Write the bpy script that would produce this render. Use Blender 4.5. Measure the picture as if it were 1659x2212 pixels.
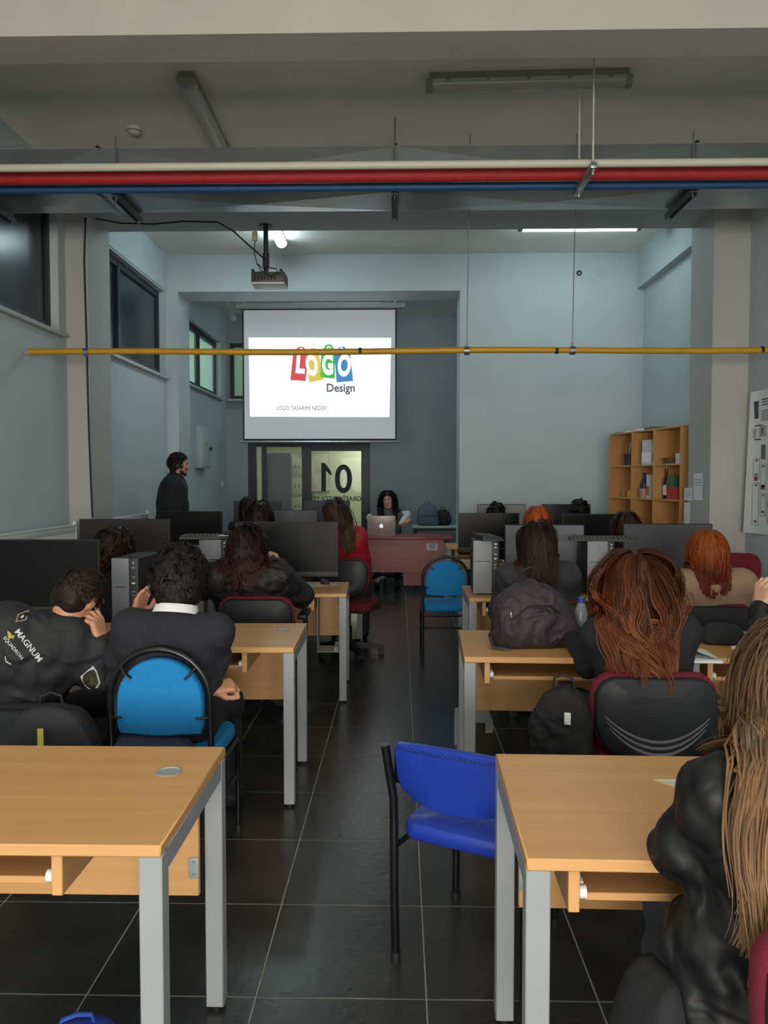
import bpy, bmesh, math, random
import numpy as np
from mathutils import Vector, Matrix, Euler
from mathutils.bvhtree import BVHTree
PI = math.pi
R = math.radians
random.seed(7)
S = bpy.context.scene
COL = S.collection
for o in list(bpy.data.objects):
    bpy.data.objects.remove(o)

# ------------------------------------------------------------------ camera, world, exposure
F, H, YAW, PITCH = 1690.0, 1.51, R(1.17), R(2.34)
cd = bpy.data.cameras.new('camera'); cam = bpy.data.objects.new('camera', cd); COL.objects.link(cam)
cd.sensor_fit = 'VERTICAL'; cd.sensor_height = 36; cd.lens = F / 2212 * 36; cd.clip_start = .02
cam.location = (0, 0, H); cam.rotation_euler = (PI / 2 - PITCH, 0, YAW)
S.camera = cam
CR = Euler((PI / 2 - PITCH, 0, YAW)).to_matrix()
def at(px, py, Y):
    """world point seen at pixel (px, py) of the 1659x2212 frame at depth Y"""
    d = CR @ Vector(((px - 829.5) / F, -(py - 1106) / F, -1))
    return Vector((0, 0, H)) + d * (Y / d.y)
def onz(px, py, z):
    d = CR @ Vector(((px - 829.5) / F, -(py - 1106) / F, -1))
    return Vector((0, 0, H)) + d * ((z - H) / d.z)

S.view_settings.view_transform = 'Standard'
S.view_settings.look = 'None'
S.view_settings.gamma = 1
S.view_settings.use_curve_mapping = False
S.view_settings.exposure = -0.33
w = bpy.data.worlds.new('world'); S.world = w; w.use_nodes = True
w.node_tree.nodes['Background'].inputs[0].default_value = (.55, .66, .8, 1)
w.node_tree.nodes['Background'].inputs[1].default_value = .25

def area(name, loc, rot, sx, sy, power, col):
    l = bpy.data.lights.new(name, 'AREA'); l.shape = 'RECTANGLE'; l.size = sx; l.size_y = sy
    l.energy = power; l.color = col
    o = bpy.data.objects.new(name, l); COL.objects.link(o); o.location = loc; o.rotation_euler = rot
    return o
# overcast daylight entering by the tall window of the rear wall, behind the photographer
area('daylight', (0, -4.35, 1.6), (R(90), 0, 0), 4.6, 1.6, 560, (1.0, .95, .86))
# ------------------------------------------------------------------ materials
def lin(c):
    if isinstance(c, str):
        c = tuple(int(c[i:i + 2], 16) / 255 for i in (0, 2, 4))
    return tuple(x / 12.92 if x <= .04045 else ((x + .055) / 1.055) ** 2.4 for x in c)
MATS = {}
def mt(name, col, rough=.5, metal=0, var=.08, scale=(9, 9, 9), bump=0, bscale=80, spec=.5, coat=0, emit=0, alpha=None, trans=0, rand=0, detail=3, sheen=0, bd=.01):
    if name in MATS: return MATS[name]
    m = bpy.data.materials.new(name); m.use_nodes = True; MATS[name] = m
    nt = m.node_tree; N = nt.nodes; L = nt.links
    p = N['Principled BSDF']; c = lin(col)
    p.inputs['Roughness'].default_value = rough; p.inputs['Metallic'].default_value = metal
    p.inputs['Specular IOR Level'].default_value = spec; p.inputs['Coat Weight'].default_value = coat
    p.inputs['Transmission Weight'].default_value = trans
    if sheen: p.inputs['Sheen Weight'].default_value = sheen
    tc = N.new('ShaderNodeTexCoord')
    mp = N.new('ShaderNodeMapping'); mp.inputs['Scale'].default_value = scale
    L.new(tc.outputs['Object'], mp.inputs[0])
    nz = N.new('ShaderNodeTexNoise'); nz.inputs['Scale'].default_value = 1; nz.inputs['Detail'].default_value = detail
    L.new(mp.outputs[0], nz.inputs['Vector'])
    rp = N.new('ShaderNodeValToRGB')
    rp.color_ramp.elements[0].position = .3; rp.color_ramp.elements[1].position = .7
    rp.color_ramp.elements[0].color = tuple(x * (1 - var) for x in c) + (1,)
    rp.color_ramp.elements[1].color = tuple(min(1, x * (1 + var)) for x in c) + (1,)
    L.new(nz.outputs['Fac'], rp.inputs[0])
    out = rp.outputs[0]
    if rand:
        oi = N.new('ShaderNodeObjectInfo'); hs = N.new('ShaderNodeHueSaturation')
        mr = N.new('ShaderNodeMapRange'); mr.inputs[3].default_value = 1 - rand; mr.inputs[4].default_value = 1 + rand
        L.new(oi.outputs['Random'], mr.inputs[0]); L.new(mr.outputs[0], hs.inputs['Value']); L.new(out, hs.inputs['Color']); out = hs.outputs[0]
    L.new(out, p.inputs['Base Color'])
    if emit:
        L.new(out, p.inputs['Emission Color']); p.inputs['Emission Strength'].default_value = emit
    if alpha is not None: p.inputs['Alpha'].default_value = alpha
    if bump:
        n2 = N.new('ShaderNodeTexNoise'); n2.inputs['Scale'].default_value = bscale; n2.inputs['Detail'].default_value = 4 if bd < .02 else 1.2; n2.inputs['Distortion'].default_value = 0 if bd < .02 else 1.2
        L.new(tc.outputs['Object'], n2.inputs['Vector'])
        b = N.new('ShaderNodeBump'); b.inputs['Strength'].default_value = bump; b.inputs['Distance'].default_value = bd
        L.new(n2.outputs['Fac'], b.inputs['Height']); L.new(b.outputs[0], p.inputs['Normal'])
    return m
def hairmat(name, stops, rough=.5):
    """colour ramp over the per-lock tone stored on the mesh"""
    if name in MATS: return MATS[name]
    m = bpy.data.materials.new(name); m.use_nodes = True; MATS[name] = m
    N = m.node_tree.nodes; L = m.node_tree.links; p = N['Principled BSDF']
    a = N.new('ShaderNodeAttribute'); a.attribute_name = 'tone'
    r = N.new('ShaderNodeValToRGB'); el = r.color_ramp.elements
    while len(el) < len(stops): el.new(.5)
    for e, (q, c) in zip(el, stops): e.position = q; e.color = lin(c) + (1,)
    L.new(a.outputs['Fac'], r.inputs[0]); L.new(r.outputs[0], p.inputs['Base Color'])
    p.inputs['Roughness'].default_value = max(rough, .46); p.inputs['Specular IOR Level'].default_value = .22
    return m
def wood(name, a, b, sc=(1.2, 26, 26), rough=.42):
    if name in MATS: return MATS[name]
    m = mt(name, a, rough, 0, .0, sc, 0, detail=6)
    rp = [n for n in m.node_tree.nodes if n.type == 'VALTORGB'][0]
    rp.color_ramp.elements[0].color = lin(a) + (1,); rp.color_ramp.elements[1].color = lin(b) + (1,)
    rp.color_ramp.elements[0].position = .25; rp.color_ramp.elements[1].position = .75
    return m

# ------------------------------------------------------------------ mesh helpers
def _rot_to(d):
    return Vector((0, 0, 1)).rotation_difference(Vector(d).normalized()).to_matrix()
class MB:
    def __init__(s): s.V = []; s.Fc = []; s.Mi = []; s.mi = 0
    def add(s, vs, fs, M=None):
        n = len(s.V)
        if M is not None: vs = [M @ Vector(v) for v in vs]
        s.V += [tuple(v) for v in vs]; s.Fc += [tuple(i + n for i in f) for f in fs]; s.Mi += [s.mi] * len(fs)
        return s
    def box(s, x0, x1, y0, y1, z0, z1, b=0, M=None, seg=2):
        if not b:
            v = [(x, y, z) for z in (z0, z1) for y in (y0, y1) for x in (x0, x1)]
            return s.add(v, [(0, 2, 3, 1), (4, 5, 7, 6), (0, 1, 5, 4), (2, 6, 7, 3), (0, 4, 6, 2), (1, 3, 7, 5)], M)
        bm = bmesh.new(); bmesh.ops.create_cube(bm, size=1)
        for v in bm.verts:
            v.co = ((x0 + x1) / 2 + v.co.x * (x1 - x0), (y0 + y1) / 2 + v.co.y * (y1 - y0), (z0 + z1) / 2 + v.co.z * (z1 - z0))
        bmesh.ops.bevel(bm, geom=bm.edges[:], offset=b, segments=seg, affect='EDGES', profile=.5)
        return s.bm(bm, M)
    def bm(s, bm, M=None):
        bm.verts.index_update()
        s.add([v.co.copy() for v in bm.verts], [[v.index for v in f.verts] for f in bm.faces], M); bm.free(); return s
    def cyl(s, a, b, r0, r1=None, seg=12, M=None):
        r1 = r0 if r1 is None else r1; a = Vector(a); b = Vector(b); q = _rot_to(b - a); vs = []
        for c, r in ((a, r0), (b, r1)):
            for i in range(seg):
                t = 2 * PI * i / seg; vs.append(c + q @ Vector((r * math.cos(t), r * math.sin(t), 0)))
        fs = [(i, (i + 1) % seg, seg + (i + 1) % seg, seg + i) for i in range(seg)]
        fs += [tuple(range(seg - 1, -1, -1)), tuple(range(seg, 2 * seg))]
        return s.add(vs, fs, M)
    def tube(s, pts, r, seg=8, closed=False, M=None, flat=1.0):
        P = [Vector(p) for p in pts]; n = len(P); rs = r if isinstance(r, (list, tuple)) else [r] * n
        vs = []; up = None
        for i, p in enumerate(P):
            if closed: t = P[(i + 1) % n] - P[i - 1]
            else: t = P[min(i + 1, n - 1)] - P[max(i - 1, 0)]
            t.normalize()
            if up is None: up = Vector((0, 0, 1)) if abs(t.z) < .9 else Vector((1, 0, 0))
            x = t.cross(up).normalized(); up = x.cross(t).normalized()
            for k in range(seg):
                a = 2 * PI * k / seg; vs.append(p + x * (math.cos(a) * rs[i]) + up * (math.sin(a) * rs[i] * flat))
        fs = []
        for i in range(n if closed else n - 1):
            for k in range(seg):
                fs.append((i * seg + k, i * seg + (k + 1) % seg, ((i + 1) % n) * seg + (k + 1) % seg, ((i + 1) % n) * seg + k))
        if not closed: fs += [tuple(range(seg - 1, -1, -1)), tuple((n - 1) * seg + k for k in range(seg))]
        return s.add(vs, fs, M)
    def lathe(s, prof, c=(0, 0, 0), seg=20, M=None):
        vs = []; fs = []; n = len(prof)
        for r, z in prof:
            for k in range(seg):
                a = 2 * PI * k / seg; vs.append((c[0] + r * math.cos(a), c[1] + r * math.sin(a), c[2] + z))
        for i in range(n - 1):
            for k in range(seg): fs.append((i * seg + k, i * seg + (k + 1) % seg, (i + 1) * seg + (k + 1) % seg, (i + 1) * seg + k))
        fs += [tuple(range(seg - 1, -1, -1)), tuple((n - 1) * seg + k for k in range(seg))]
        return s.add(vs, fs, M)
    def prism(s, poly, d0, d1, ax='y', M=None):
        """poly in the plane normal to ax, extruded d0..d1"""
        def P(u, v, d): return (d, u, v) if ax == 'x' else (u, d, v) if ax == 'y' else (u, v, d)
        n = len(poly); vs = [P(u, v, d0) for u, v in poly] + [P(u, v, d1) for u, v in poly]
        fs = [tuple(range(n)), tuple(range(2 * n - 1, n - 1, -1))]
        fs += [(i, n + i, n + (i + 1) % n, (i + 1) % n) for i in range(n)]
        return s.add(vs, fs, M)
    def ell(s, c, r, M=None, u=16, v=10):
        bm = bmesh.new(); bmesh.ops.create_uvsphere(bm, u_segments=u, v_segments=v, radius=1)
        if not isinstance(r, (tuple, list)): r = (r, r, r)
        for q in bm.verts: q.co = Vector((c[0] + q.co.x * r[0], c[1] + q.co.y * r[1], c[2] + q.co.z * r[2]))
        return s.bm(bm, M)
    def mesh(s, name, mats, smooth=40):
        me = bpy.data.meshes.new(name); me.from_pydata(s.V, [], s.Fc)
        bm = bmesh.new(); bm.from_mesh(me); bmesh.ops.recalc_face_normals(bm, faces=bm.faces); bm.to_mesh(me); bm.free()
        for m in (mats if isinstance(mats, (list, tuple)) else [mats]): me.materials.append(m)
        if any(s.Mi): me.polygons.foreach_set('material_index', s.Mi)
        if smooth:
            me.polygons.foreach_set('use_smooth', [True] * len(me.polygons)); me.set_sharp_from_angle(angle=R(smooth))
        return me
    def build(s, name, mats, parent=None, smooth=40):
        return link(name, s.mesh(name, mats, smooth), parent)
def link(name, me, parent=None):
    o = bpy.data.objects.new(name, me); COL.objects.link(o)
    if parent is not None: o.parent = parent
    return o
def tag(o, label, cat, group=None):
    o['label'] = label; o['category'] = cat
    if group: o['group'] = group
    return o
def thing(name, label, cat, loc=(0, 0, 0), rz=0, group=None):
    o = bpy.data.objects.new(name, None); COL.objects.link(o); o.empty_display_size = .1
    o.location = loc; o.rotation_euler = (0, 0, rz)
    return tag(o, label, cat, group)
def struct(o): o['kind'] = 'structure'; return o
def copy_tree(o, parent=None):
    c = o.copy(); COL.objects.link(c); c.parent = parent
    for ch in list(o.children): copy_tree(ch, c)
    return c
def clone(o, label, loc, rz=0, group=None):
    c = copy_tree(o); c.location = loc; c.rotation_euler = (0, 0, rz); c['label'] = label
    if group: c['group'] = group
    return c
def rebase(o):
    """move a mesh object's origin to the bottom centre of its mesh"""
    me = o.data; a = np.empty(len(me.vertices) * 3); me.vertices.foreach_get('co', a); a = a.reshape(-1, 3)
    c = Vector(((a[:, 0].min() + a[:, 0].max()) / 2, (a[:, 1].min() + a[:, 1].max()) / 2, a[:, 2].min()))
    a -= np.array(c); me.vertices.foreach_set('co', a.ravel()); me.update(); o.location = o.location + c
    return o
def text(name, s, size, mat, M, parent=None, bold=0, align='CENTER', extrude=.0006, sx=1, font=None, sharp=False):
    """lettering as flat mesh; M places text space (x right, y up, z out of the sign)"""
    cu = bpy.data.curves.new(name, 'FONT'); cu.body = s; cu.size = size; cu.align_x = align; cu.extrude = extrude; cu.offset = bold
    cu.resolution_u = 8 if size > .3 else 3
    t = bpy.data.objects.new(name, cu); COL.objects.link(t)
    dg = bpy.context.evaluated_depsgraph_get(); me = bpy.data.meshes.new_from_object(t.evaluated_get(dg))
    bpy.data.objects.remove(t); me.name = name
    me.transform(M @ Matrix.Diagonal((sx, 1, 1, 1)))
    me.materials.clear(); me.materials.append(mat)
    return link(name, me, parent)
def frame_m(o, x, y):
    """matrix from origin, x axis and y axis (z = x cross y)"""
    x = Vector(x).normalized(); y = Vector(y).normalized(); z = x.cross(y)
    return Matrix(((x.x, y.x, z.x, o[0]), (x.y, y.y, z.y, o[1]), (x.z, y.z, z.z, o[2]), (0, 0, 0, 1)))
# ------------------------------------------------------------------ palette
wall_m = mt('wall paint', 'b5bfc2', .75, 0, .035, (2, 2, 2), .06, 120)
wallw_m = mt('pillar paint', '989190', .75, 0, .035, (2, 2, 2), .06, 120)
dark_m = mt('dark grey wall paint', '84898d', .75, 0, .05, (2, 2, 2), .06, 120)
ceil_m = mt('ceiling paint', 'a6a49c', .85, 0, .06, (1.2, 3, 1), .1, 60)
tile_m = mt('slate tile', '30302e', .26, 0, .3, (4, 4, 4), .12, 30, rand=.1, detail=6, spec=.6)
grout_m = mt('grout', '8a8b86', .8, 0, .1, (20, 20, 20))
wood_m = wood('beech laminate', 'c0905a', 'cc9c66')
woode_m = wood('beech edge', 'c4935c', 'cc9d68')
shelf_m = wood('bookcase laminate', 'b98650', 'c4945e', (14, 14, 1.2))
leg_m = mt('grey powder coat', '8f9498', .45, 0, .03)
black_m = mt('black plastic', '17181a', .5, 0, .08)
blk2_m = mt('charcoal plastic', '2a2b2e', .55, 0, .08)
scr_m = mt('switched off screen', '0b0c0e', .3, 0, .05, spec=.2)
scrg_m = mt('grey monitor screen', '35363b', .55, 0, .03)
tow_m = mt('tower grey plastic', '666972', .5, 0, .05)
alu_m = mt('aluminium', 'b9bcbe', .35, .8, .03)
galv_m = mt('galvanised sheet', 'a9b0b4', .32, .85, .12, (3, 3, 3), .05, 25, detail=5)
steel_m = mt('zinc steel', '8d9193', .4, .8, .08)
white_m = mt('white enamel', 'd9dcda', .4, 0, .02)
paper_m = mt('white paper', 'dfe2e6', .8, 0, .02)
ivory_m = mt('ivory plastic', 'c9c6b2', .5, 0, .03)
ink_m = mt('black ink', '15161a', .6, 0, .05)
frame_m_ = mt('dark window frame', '2a3038', .45, .1, .05)
red_m = mt('red lagging', 'b0262c', .6, 0, .12, (20, 20, 20), .2, 90)
bluep_m = mt('blue lagging', '1f4a78', .55, 0, .1, (20, 20, 20))
cream_m = mt('cream pipe paint', 'c2bfae', .5, 0, .04)
yel_m = mt('yellow pipe paint', 'b98c1d', .4, 0, .08)
blue_m = mt('blue chair fabric', '0a78b8', .85, 0, .07, (60, 60, 60), .25, 400)
vinyl_m = mt('blue vinyl', '1f3aa0', .35, 0, .08, (12, 12, 12), .05, 60)
burg_m = mt('burgundy fabric', '6a1226', .9, 0, .1, (60, 60, 60), .25, 400)
navy_m = mt('navy fabric', '2b3350', .8, 0, .12, (30, 30, 30), .25, 120)
cloth_blk = mt('black cloth', '17181c', .85, 0, .15, (14, 14, 14), .3, 40)
# ------------------------------------------------------------------ the room
XL, XR, YA, YB, YR = -2.92, 3.0, 9.8, 13.16, -4.3      # left wall, right wall, inner wall, far wall, rear wall
YP0, YP1, ZB = 6.85, 7.37, 3.83                       # pillar pair and its beam
ZC, ZC2 = 4.15, 4.305

fl = struct(MB().box(-3.4, 3.4, YR - .2, YB + .1, -.1, -.0012).build('floor', grout_m))
P = .4985; gx, gy, g = .078, 2.719, .004
tme = MB().box(-P / 2 + g / 2, P / 2 - g / 2, -.25 + g / 2, .25 - g / 2, -.012, 0, .0015, seg=1).mesh('tile', tile_m)
xs = [gx + P * (k + .5) for k in range(-7, 6)]
rest = MB()
for j in range(-15, 21):
    y = gy + .5 * (j + .5)
    for x in xs:
        if x < XL - .3 or x > XR + .3: continue
        if j >= -2 and -2.75 < x < 2.75 and y < YB: 
            t = link('tile', tme, fl); t.location = (x, y, 0)
        elif y < YB + .2:
            rest.box(x - P / 2 + g / 2, x + P / 2 - g / 2, y - .25 + g / 2, y + .25 - g / 2, -.012, 0)
q = rest.build('tile_field', tile_m, fl, 0); q['kind'] = 'stuff'

def wallbox(name, m, *boxes):
    b = MB()
    for q in boxes: b.box(*q)
    return struct(b.build(name, m, None, 0))
ZT = 4.6
# left wall with three window openings (front bay, middle bay, recess)
W1, W2, W3 = (3.6, 6.70, 2.77, 3.84), (7.45, YA - .06, 2.79, 3.84), (10.42, 12.75, 2.84, 3.74)
def walled(x0, x1, y0, y1, ops):
    out = []; y = y0
    for a, b, c, d in ops:
        out += [(x0, x1, y, a, 0, ZT), (x0, x1, a, b, 0, c), (x0, x1, a, b, d, ZT)]; y = b
    return out + [(x0, x1, y, y1, 0, ZT)]
wallbox('wall_left', wall_m, *walled(XL - .25, XL, YR, YB + .2, [W1, W2, W3]))
wallbox('wall_right', wall_m, (XR, XR + .25, YR, YB + .2, 0, ZT))
# rear wall behind the camera, with the daylight window
wallbox('wall_rear', wall_m, (XL, XR, YR - .25, YR, 0, .8), (XL, XR, YR - .25, YR, 2.7, ZT), (XL, -2.3, YR - .25, YR, .8, 2.7), (2.3, XR, YR - .25, YR, .8, 2.7))
OX0, OX1, OZ = -2.775, .742, 3.853
wallbox('wall_inner', wall_m, (XL, OX0, YA, YA + .53, 0, ZT), (OX1, XR, YA, YA + .53, 0, ZT), (OX0, OX1, YA, YA + .53, OZ, ZT))
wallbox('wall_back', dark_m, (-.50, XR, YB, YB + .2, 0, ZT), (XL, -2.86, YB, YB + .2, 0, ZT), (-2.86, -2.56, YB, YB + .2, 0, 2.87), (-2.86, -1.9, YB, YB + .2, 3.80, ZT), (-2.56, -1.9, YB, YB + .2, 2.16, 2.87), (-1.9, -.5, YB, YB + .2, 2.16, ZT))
wallbox('wall_recess', mt('grey pier paint', '9aa1a6', .75, 0, .04, (2, 2, 2), .06, 120), (XL, -2.56, YB - .02, YB, 0, 2.70))  # left pier, a lighter grey than the far wall beside it
# ceiling and beams
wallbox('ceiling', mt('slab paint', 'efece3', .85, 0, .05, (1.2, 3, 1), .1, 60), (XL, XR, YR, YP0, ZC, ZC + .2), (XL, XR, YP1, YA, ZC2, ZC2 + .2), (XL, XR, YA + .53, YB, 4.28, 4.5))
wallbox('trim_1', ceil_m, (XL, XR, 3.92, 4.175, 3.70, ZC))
wallbox('trim_2', wall_m, (XL, XR, YP0, YP1, ZB, ZT))
PXL, PXR = -2.725, 2.69
pil_m = mt('pillar coat', 'aaaaa8', .75, 0, .035, (2, 2, 2), .06, 120)
wallbox('trim_3', pil_m, (XL, PXL, YP0, YP1, 0, ZB))
wallbox('trim_4', pil_m, (PXR, XR, YP0, YP1, 0, ZB))
wallbox('trim_5', wall_m, (2.915, XR, YP1, YA, 3.86, ZC2))
wallbox('trim_6', wall_m, (XL, XL + .012, YP1, YA, 3.86, ZC2))

# windows in the left wall
glass_d = mt('frosted night glass', '1d2730', .22, 0, .12, (1.5, 1.5, 1.5), spec=.6)
glass_c = mt('clear tinted pane', 'cfe6dc', .05, 0, .02, alpha=.30)
def window(n, y0, y1, z0, z1, cuts, gm, x=XL, d=.12, frost=True):
    fr = struct(MB().box(x - d, x - d + .05, y0, y1, z0, z0 + .05).box(x - d, x - d + .05, y0, y1, z1 - .05, z1)
                .box(x - d, x - d + .05, y0, y0 + .05, z0 + .05, z1 - .05).box(x - d, x - d + .05, y1 - .05, y1, z0 + .05, z1 - .05).build('window_%d' % n, frame_m_))
    ys = [y0 + .05] + cuts + [y1 - .05]
    for i, c in enumerate(cuts):
        MB().box(x - d - .005, x - d + .065, c - .035, c + .035, z0 + .04, z1 - .04, .006).build('mullion', frame_m_, fr)
    for a, b in zip(ys[:-1], ys[1:]):
        MB().box(x - d + .018, x - d + .026, a, b, z0 + .04, z1 - .04).build('pane', gm, fr)
        s = .028
        MB().box(x - d + .012, x - d + .055, a + .02, b - .02, z1 - .05 - s, z1 - .05).box(x - d + .012, x - d + .055, a + .02, b - .02, z0 + .05, z0 + .05 + s).build('sash', frame_m_, fr)
    MB().box(x - d, x + .05, y0 - .03, y1 + .03, z0 - .035, z0, .005).build('window_sill', mt('sill stone', 'b4b6b3', .5), fr)
    return fr
window(1, *W1, [4.9], glass_d)
window(2, *W2, [8.32], glass_d)
window(3, *W3, [11.62], glass_c)
# glazing of the far wall left of the screen
f4 = struct(MB().box(-2.86, -1.9, YB + .06, YB + .11, 2.87, 2.93).box(-2.86, -1.9, YB + .06, YB + .11, 3.74, 3.80).box(-2.86, -2.8, YB + .06, YB + .11, 2.93, 3.74).box(-1.96, -1.9, YB + .06, YB + .11, 2.93, 3.74).build('window_4', frame_m_))
MB().box(-2.8, -1.96, YB + .08, YB + .09, 2.93, 3.74).build('pane', glass_c, f4)
MB().box(-2.9, -1.86, YB - .04, YB + .06, 2.835, 2.87, .004).build('window_sill', mt('sill stone', 'b4b6b3', .5), f4)
wallbox('wall_upper_room', mt('pale green room', 'aebfb2', .8), (-3.3, -1.2, 15, 15.1, 2.9, 4.5), (-3.3, -3.2, YB + .2, 15, 2.9, 4.5), (-1.3, -1.2, YB + .2, 15, 2.9, 4.5), (-3.3, -1.2, YB + .2, 15, 4.4, 4.5))
tag(rebase(MB().box(-2.6, -1.9, 14, 14.2, 4.32, 4.4, .01).build('ceiling_lamp', mt('upper room lamp glow', 'eafff6', .5, 0, 0, emit=22))), 'ceiling lamp of the bright room behind the far high window', 'lamp')
# lit side room seen through window 3
wallbox('wall_side_room', mt('pale green room', 'aebfb2', .8), (-5.2, -5.1, 10, 14, 1.8, 4.4), (-5.1, XL - .25, 9.9, 10, 1.8, 4.4), (-5.1, XL - .25, 13.4, 13.5, 1.8, 4.4), (-5.1, XL - .25, 10, 13.4, 1.8, 1.9), (-5.1, XL - .25, 10, 13.4, 4.3, 4.4))

tag(rebase(MB().box(-4.4, -4.2, 11, 12.4, 4.22, 4.3, .01).build('ceiling_lamp', mt('side room lamp glow', 'eafff6', .5, 0, 0, emit=60))), 'ceiling lamp of the lit side room behind the recess window', 'lamp')
# ------------------------------------------------------------------ far partition: sidelight and door, corridor behind
YD = YB + .05
def bx(*b): return MB().box(*b)
part = struct(MB().box(-2.56, -2.43, YD, YD + .07, 0, 2.16).box(-2.43, -.5, YD, YD + .07, 2.07, 2.16).box(-2.34, -2.25, YD, YD + .07, 0, 2.07).box(-1.66, -1.56, YD, YD + .07, 0, 2.07).box(-.6, -.5, YD, YD + .07, 0, 2.07).box(-2.25, -1.66, YD, YD + .07, 0, .08).build('door_2', frame_m_))
MB().box(-2.43, -2.34, YD + .03, YD + .04, .0, 2.07).build('pane', glass_c, part)
cl_m = mt('clear glass', 'e8f2ea', .03, 0, .02, alpha=.10)
MB().box(-2.25, -1.66, YD + .03, YD + .04, .08, 2.07).build('pane', cl_m, part)
door = struct(MB().box(-1.56, -.6, YD + .01, YD + .06, .0, .1).box(-1.56, -.6, YD + .01, YD + .06, 2.0, 2.07).box(-1.56, -1.5, YD + .01, YD + .06, .1, 2.0).box(-.655, -.6, YD + .01, YD + .06, .1, 2.0).build('door_1', frame_m_))
MB().box(-1.5, -.655, YD + .03, YD + .04, .1, 2.0).build('pane', cl_m, door)
MB().tube([(-1.47, YD - .05, .9), (-1.47, YD - .05, 1.3)], .012).build('door_handle', alu_m, door)
def mir(p):   # lettering on the corridor side of the glass, so it reads mirrored from the room
    return frame_m(p, (-1, 0, 0), (0, 0, 1))
c0 = at(742, 1063, YD + .026); c1 = at(699, 1063, YD + .026)
text('numeral', '0', .66, ink_m, mir(c0), door, .012, sx=.92)
pts = [at(x, y, YD + .026) for x, y in ((694, 1000), (702, 1000), (716, 1020), (716, 1028), (704, 1017), (704, 1061), (694, 1061))]
MB().prism([(q.x, q.z) for q in pts], YD + .025, YD + .028, 'y').build('numeral', ink_m, door, 0)
text('lettering', 'GRAFİK ATÖLYESİ', .112, ink_m, mir(at(722, 1082, YD + .026)), door, .0015, sx=.98)
# corridor
cw = mt('corridor paint', 'c9cfb2', .8, 0, .02)
wallbox('wall_corridor', cw, (-3.3, .8, 17.6, 17.8, 0, 3), (.1, .3, YB + .2, 17.6, 0, 3), (-3.3, -3.1, YB + .2, 17.6, 0, 3))
wallbox('ceiling_corridor', cw, (-3.3, .3, YB + .2, 17.6, 2.7, 2.9))
struct(bx(-3.3, .3, YB + .1, 17.6, -.1, 0).build('floor_corridor', mt('corridor floor', 'a9ac98', .35, 0, .05)))
tag(rebase(bx(-.98, -.2, 16.4, 17.55, 2.62, 2.7).build('ceiling_lamp', mt('corridor lamp glow', 'fbfff2', .5, 0, 0, emit=11))), 'bright square corridor ceiling lamp seen through the glass door', 'lamp')
# lockers in the corridor
lk = thing('locker_bank', 'pale grey-green locker bank standing in the corridor beyond the glass', 'locker', (-2.12, 15.3, 0))
lock_m = mt('locker paint', 'a9ac92', .5); lockside_m = mt('locker side paint', '5b6067', .5)
MB().box(-.22, .2, -1.55, 1.6, 0, 1.98).build('body', lockside_m, lk)
dm = MB().box(.2, .214, -.24, .24, -.16, .16, .004).mesh('locker_door', lock_m)
for j in range(6):
    for k in range(5):
        d = link('locker_door', dm, lk); d.location = (0, -1.28 + j * .52, .3 + k * .365)
        MB().box(.214, .222, .12, .15, -.03, .03).build('latch', ink_m, d)
# portrait on the corridor wall
a, b = at(678, 978, 17.55), at(712, 1062, 17.55)
pw, ph = b.x - a.x + .1, a.z - b.z
pf = thing('framed_portrait', 'framed pale portrait hanging on the corridor wall behind the numerals', 'picture', (b.x - pw / 2, 17.56, b.z))
MB().box(-pw / 2, pw / 2, 0, .04, 0, ph, .004).build('picture_frame', mt('frame grey', '8e8f86', .5), pf)
MB().box(-pw / 2 + .015, pw / 2 - .015, -.004, 0, .015, ph - .015).build('canvas', mt('portrait print', 'cfcab2', .7, 0, .3, (5, 5, 3)), pf)
# ------------------------------------------------------------------ ceiling services
def fixture(label, loc, rz, lit=0, L=1.28):
    t = thing('ceiling_lamp', label, 'lamp', loc, rz, 'batten ceiling lamps')          # origin on the ceiling, hanging down
    hm = mt('lamp housing', '8b8b84', .5)
    MB().box(-L / 2, L / 2, -.055, .055, -.045, 0, .008).build('housing', hm, t)
    prof = [(-.06, -.045)] + [(.06 * math.cos(a), -.05 - .055 * math.sin(a)) for a in [PI - PI * k / 8 for k in range(9)]] + [(.06, -.045)]
    dm = mt('lamp diffuser lit %d' % lit, 'd6f5fb', .4, 0, 0, emit=lit) if lit > 0 else mt('warm lamp diffuser lit', 'fff6e6', .4, 0, 0, emit=23) if lit else mt('lamp diffuser', 'b3b5ac', .22, 0, .03, spec=.7)
    MB().prism(prof, -L / 2 + .02, L / 2 - .02, 'x').build('diffuser', dm, t)
    for s in (-1, 1): MB().prism([(u * 1.04, v) for u, v in prof], s * L / 2 - .022, s * L / 2 + .022, 'x').build('end_cap', hm, t)
    cm = MB().box(-.012, .012, -.066, .066, -.06, -.03, .003).mesh('clip', hm)
    for k in range(5):
        c = link('clip', cm, t); c.location = (-L / 2 + .12 + k * (L - .24) / 4, 0, 0)
    return t
p = at(1140, 212, 5.22); fixture('unlit batten lamp lying crosswise on the ceiling right of centre', (p.x, 5.22, ZC), R(-1.5))
fixture('unlit batten lamp running lengthwise on the ceiling left of centre', (at(400, 200, 5.2).x + .01, 5.78, ZC), R(91))
fixture('glowing batten lamp end showing behind the projector pole', (at(600, 520, 8.1).x - .12, 8.55, ZC2), R(90), 42)
fixture('glowing batten lamp crosswise over the right corner behind the beam', (at(1252, 507, 8.6).x, 8.62, ZC2), 0, 25, 1.27)

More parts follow.
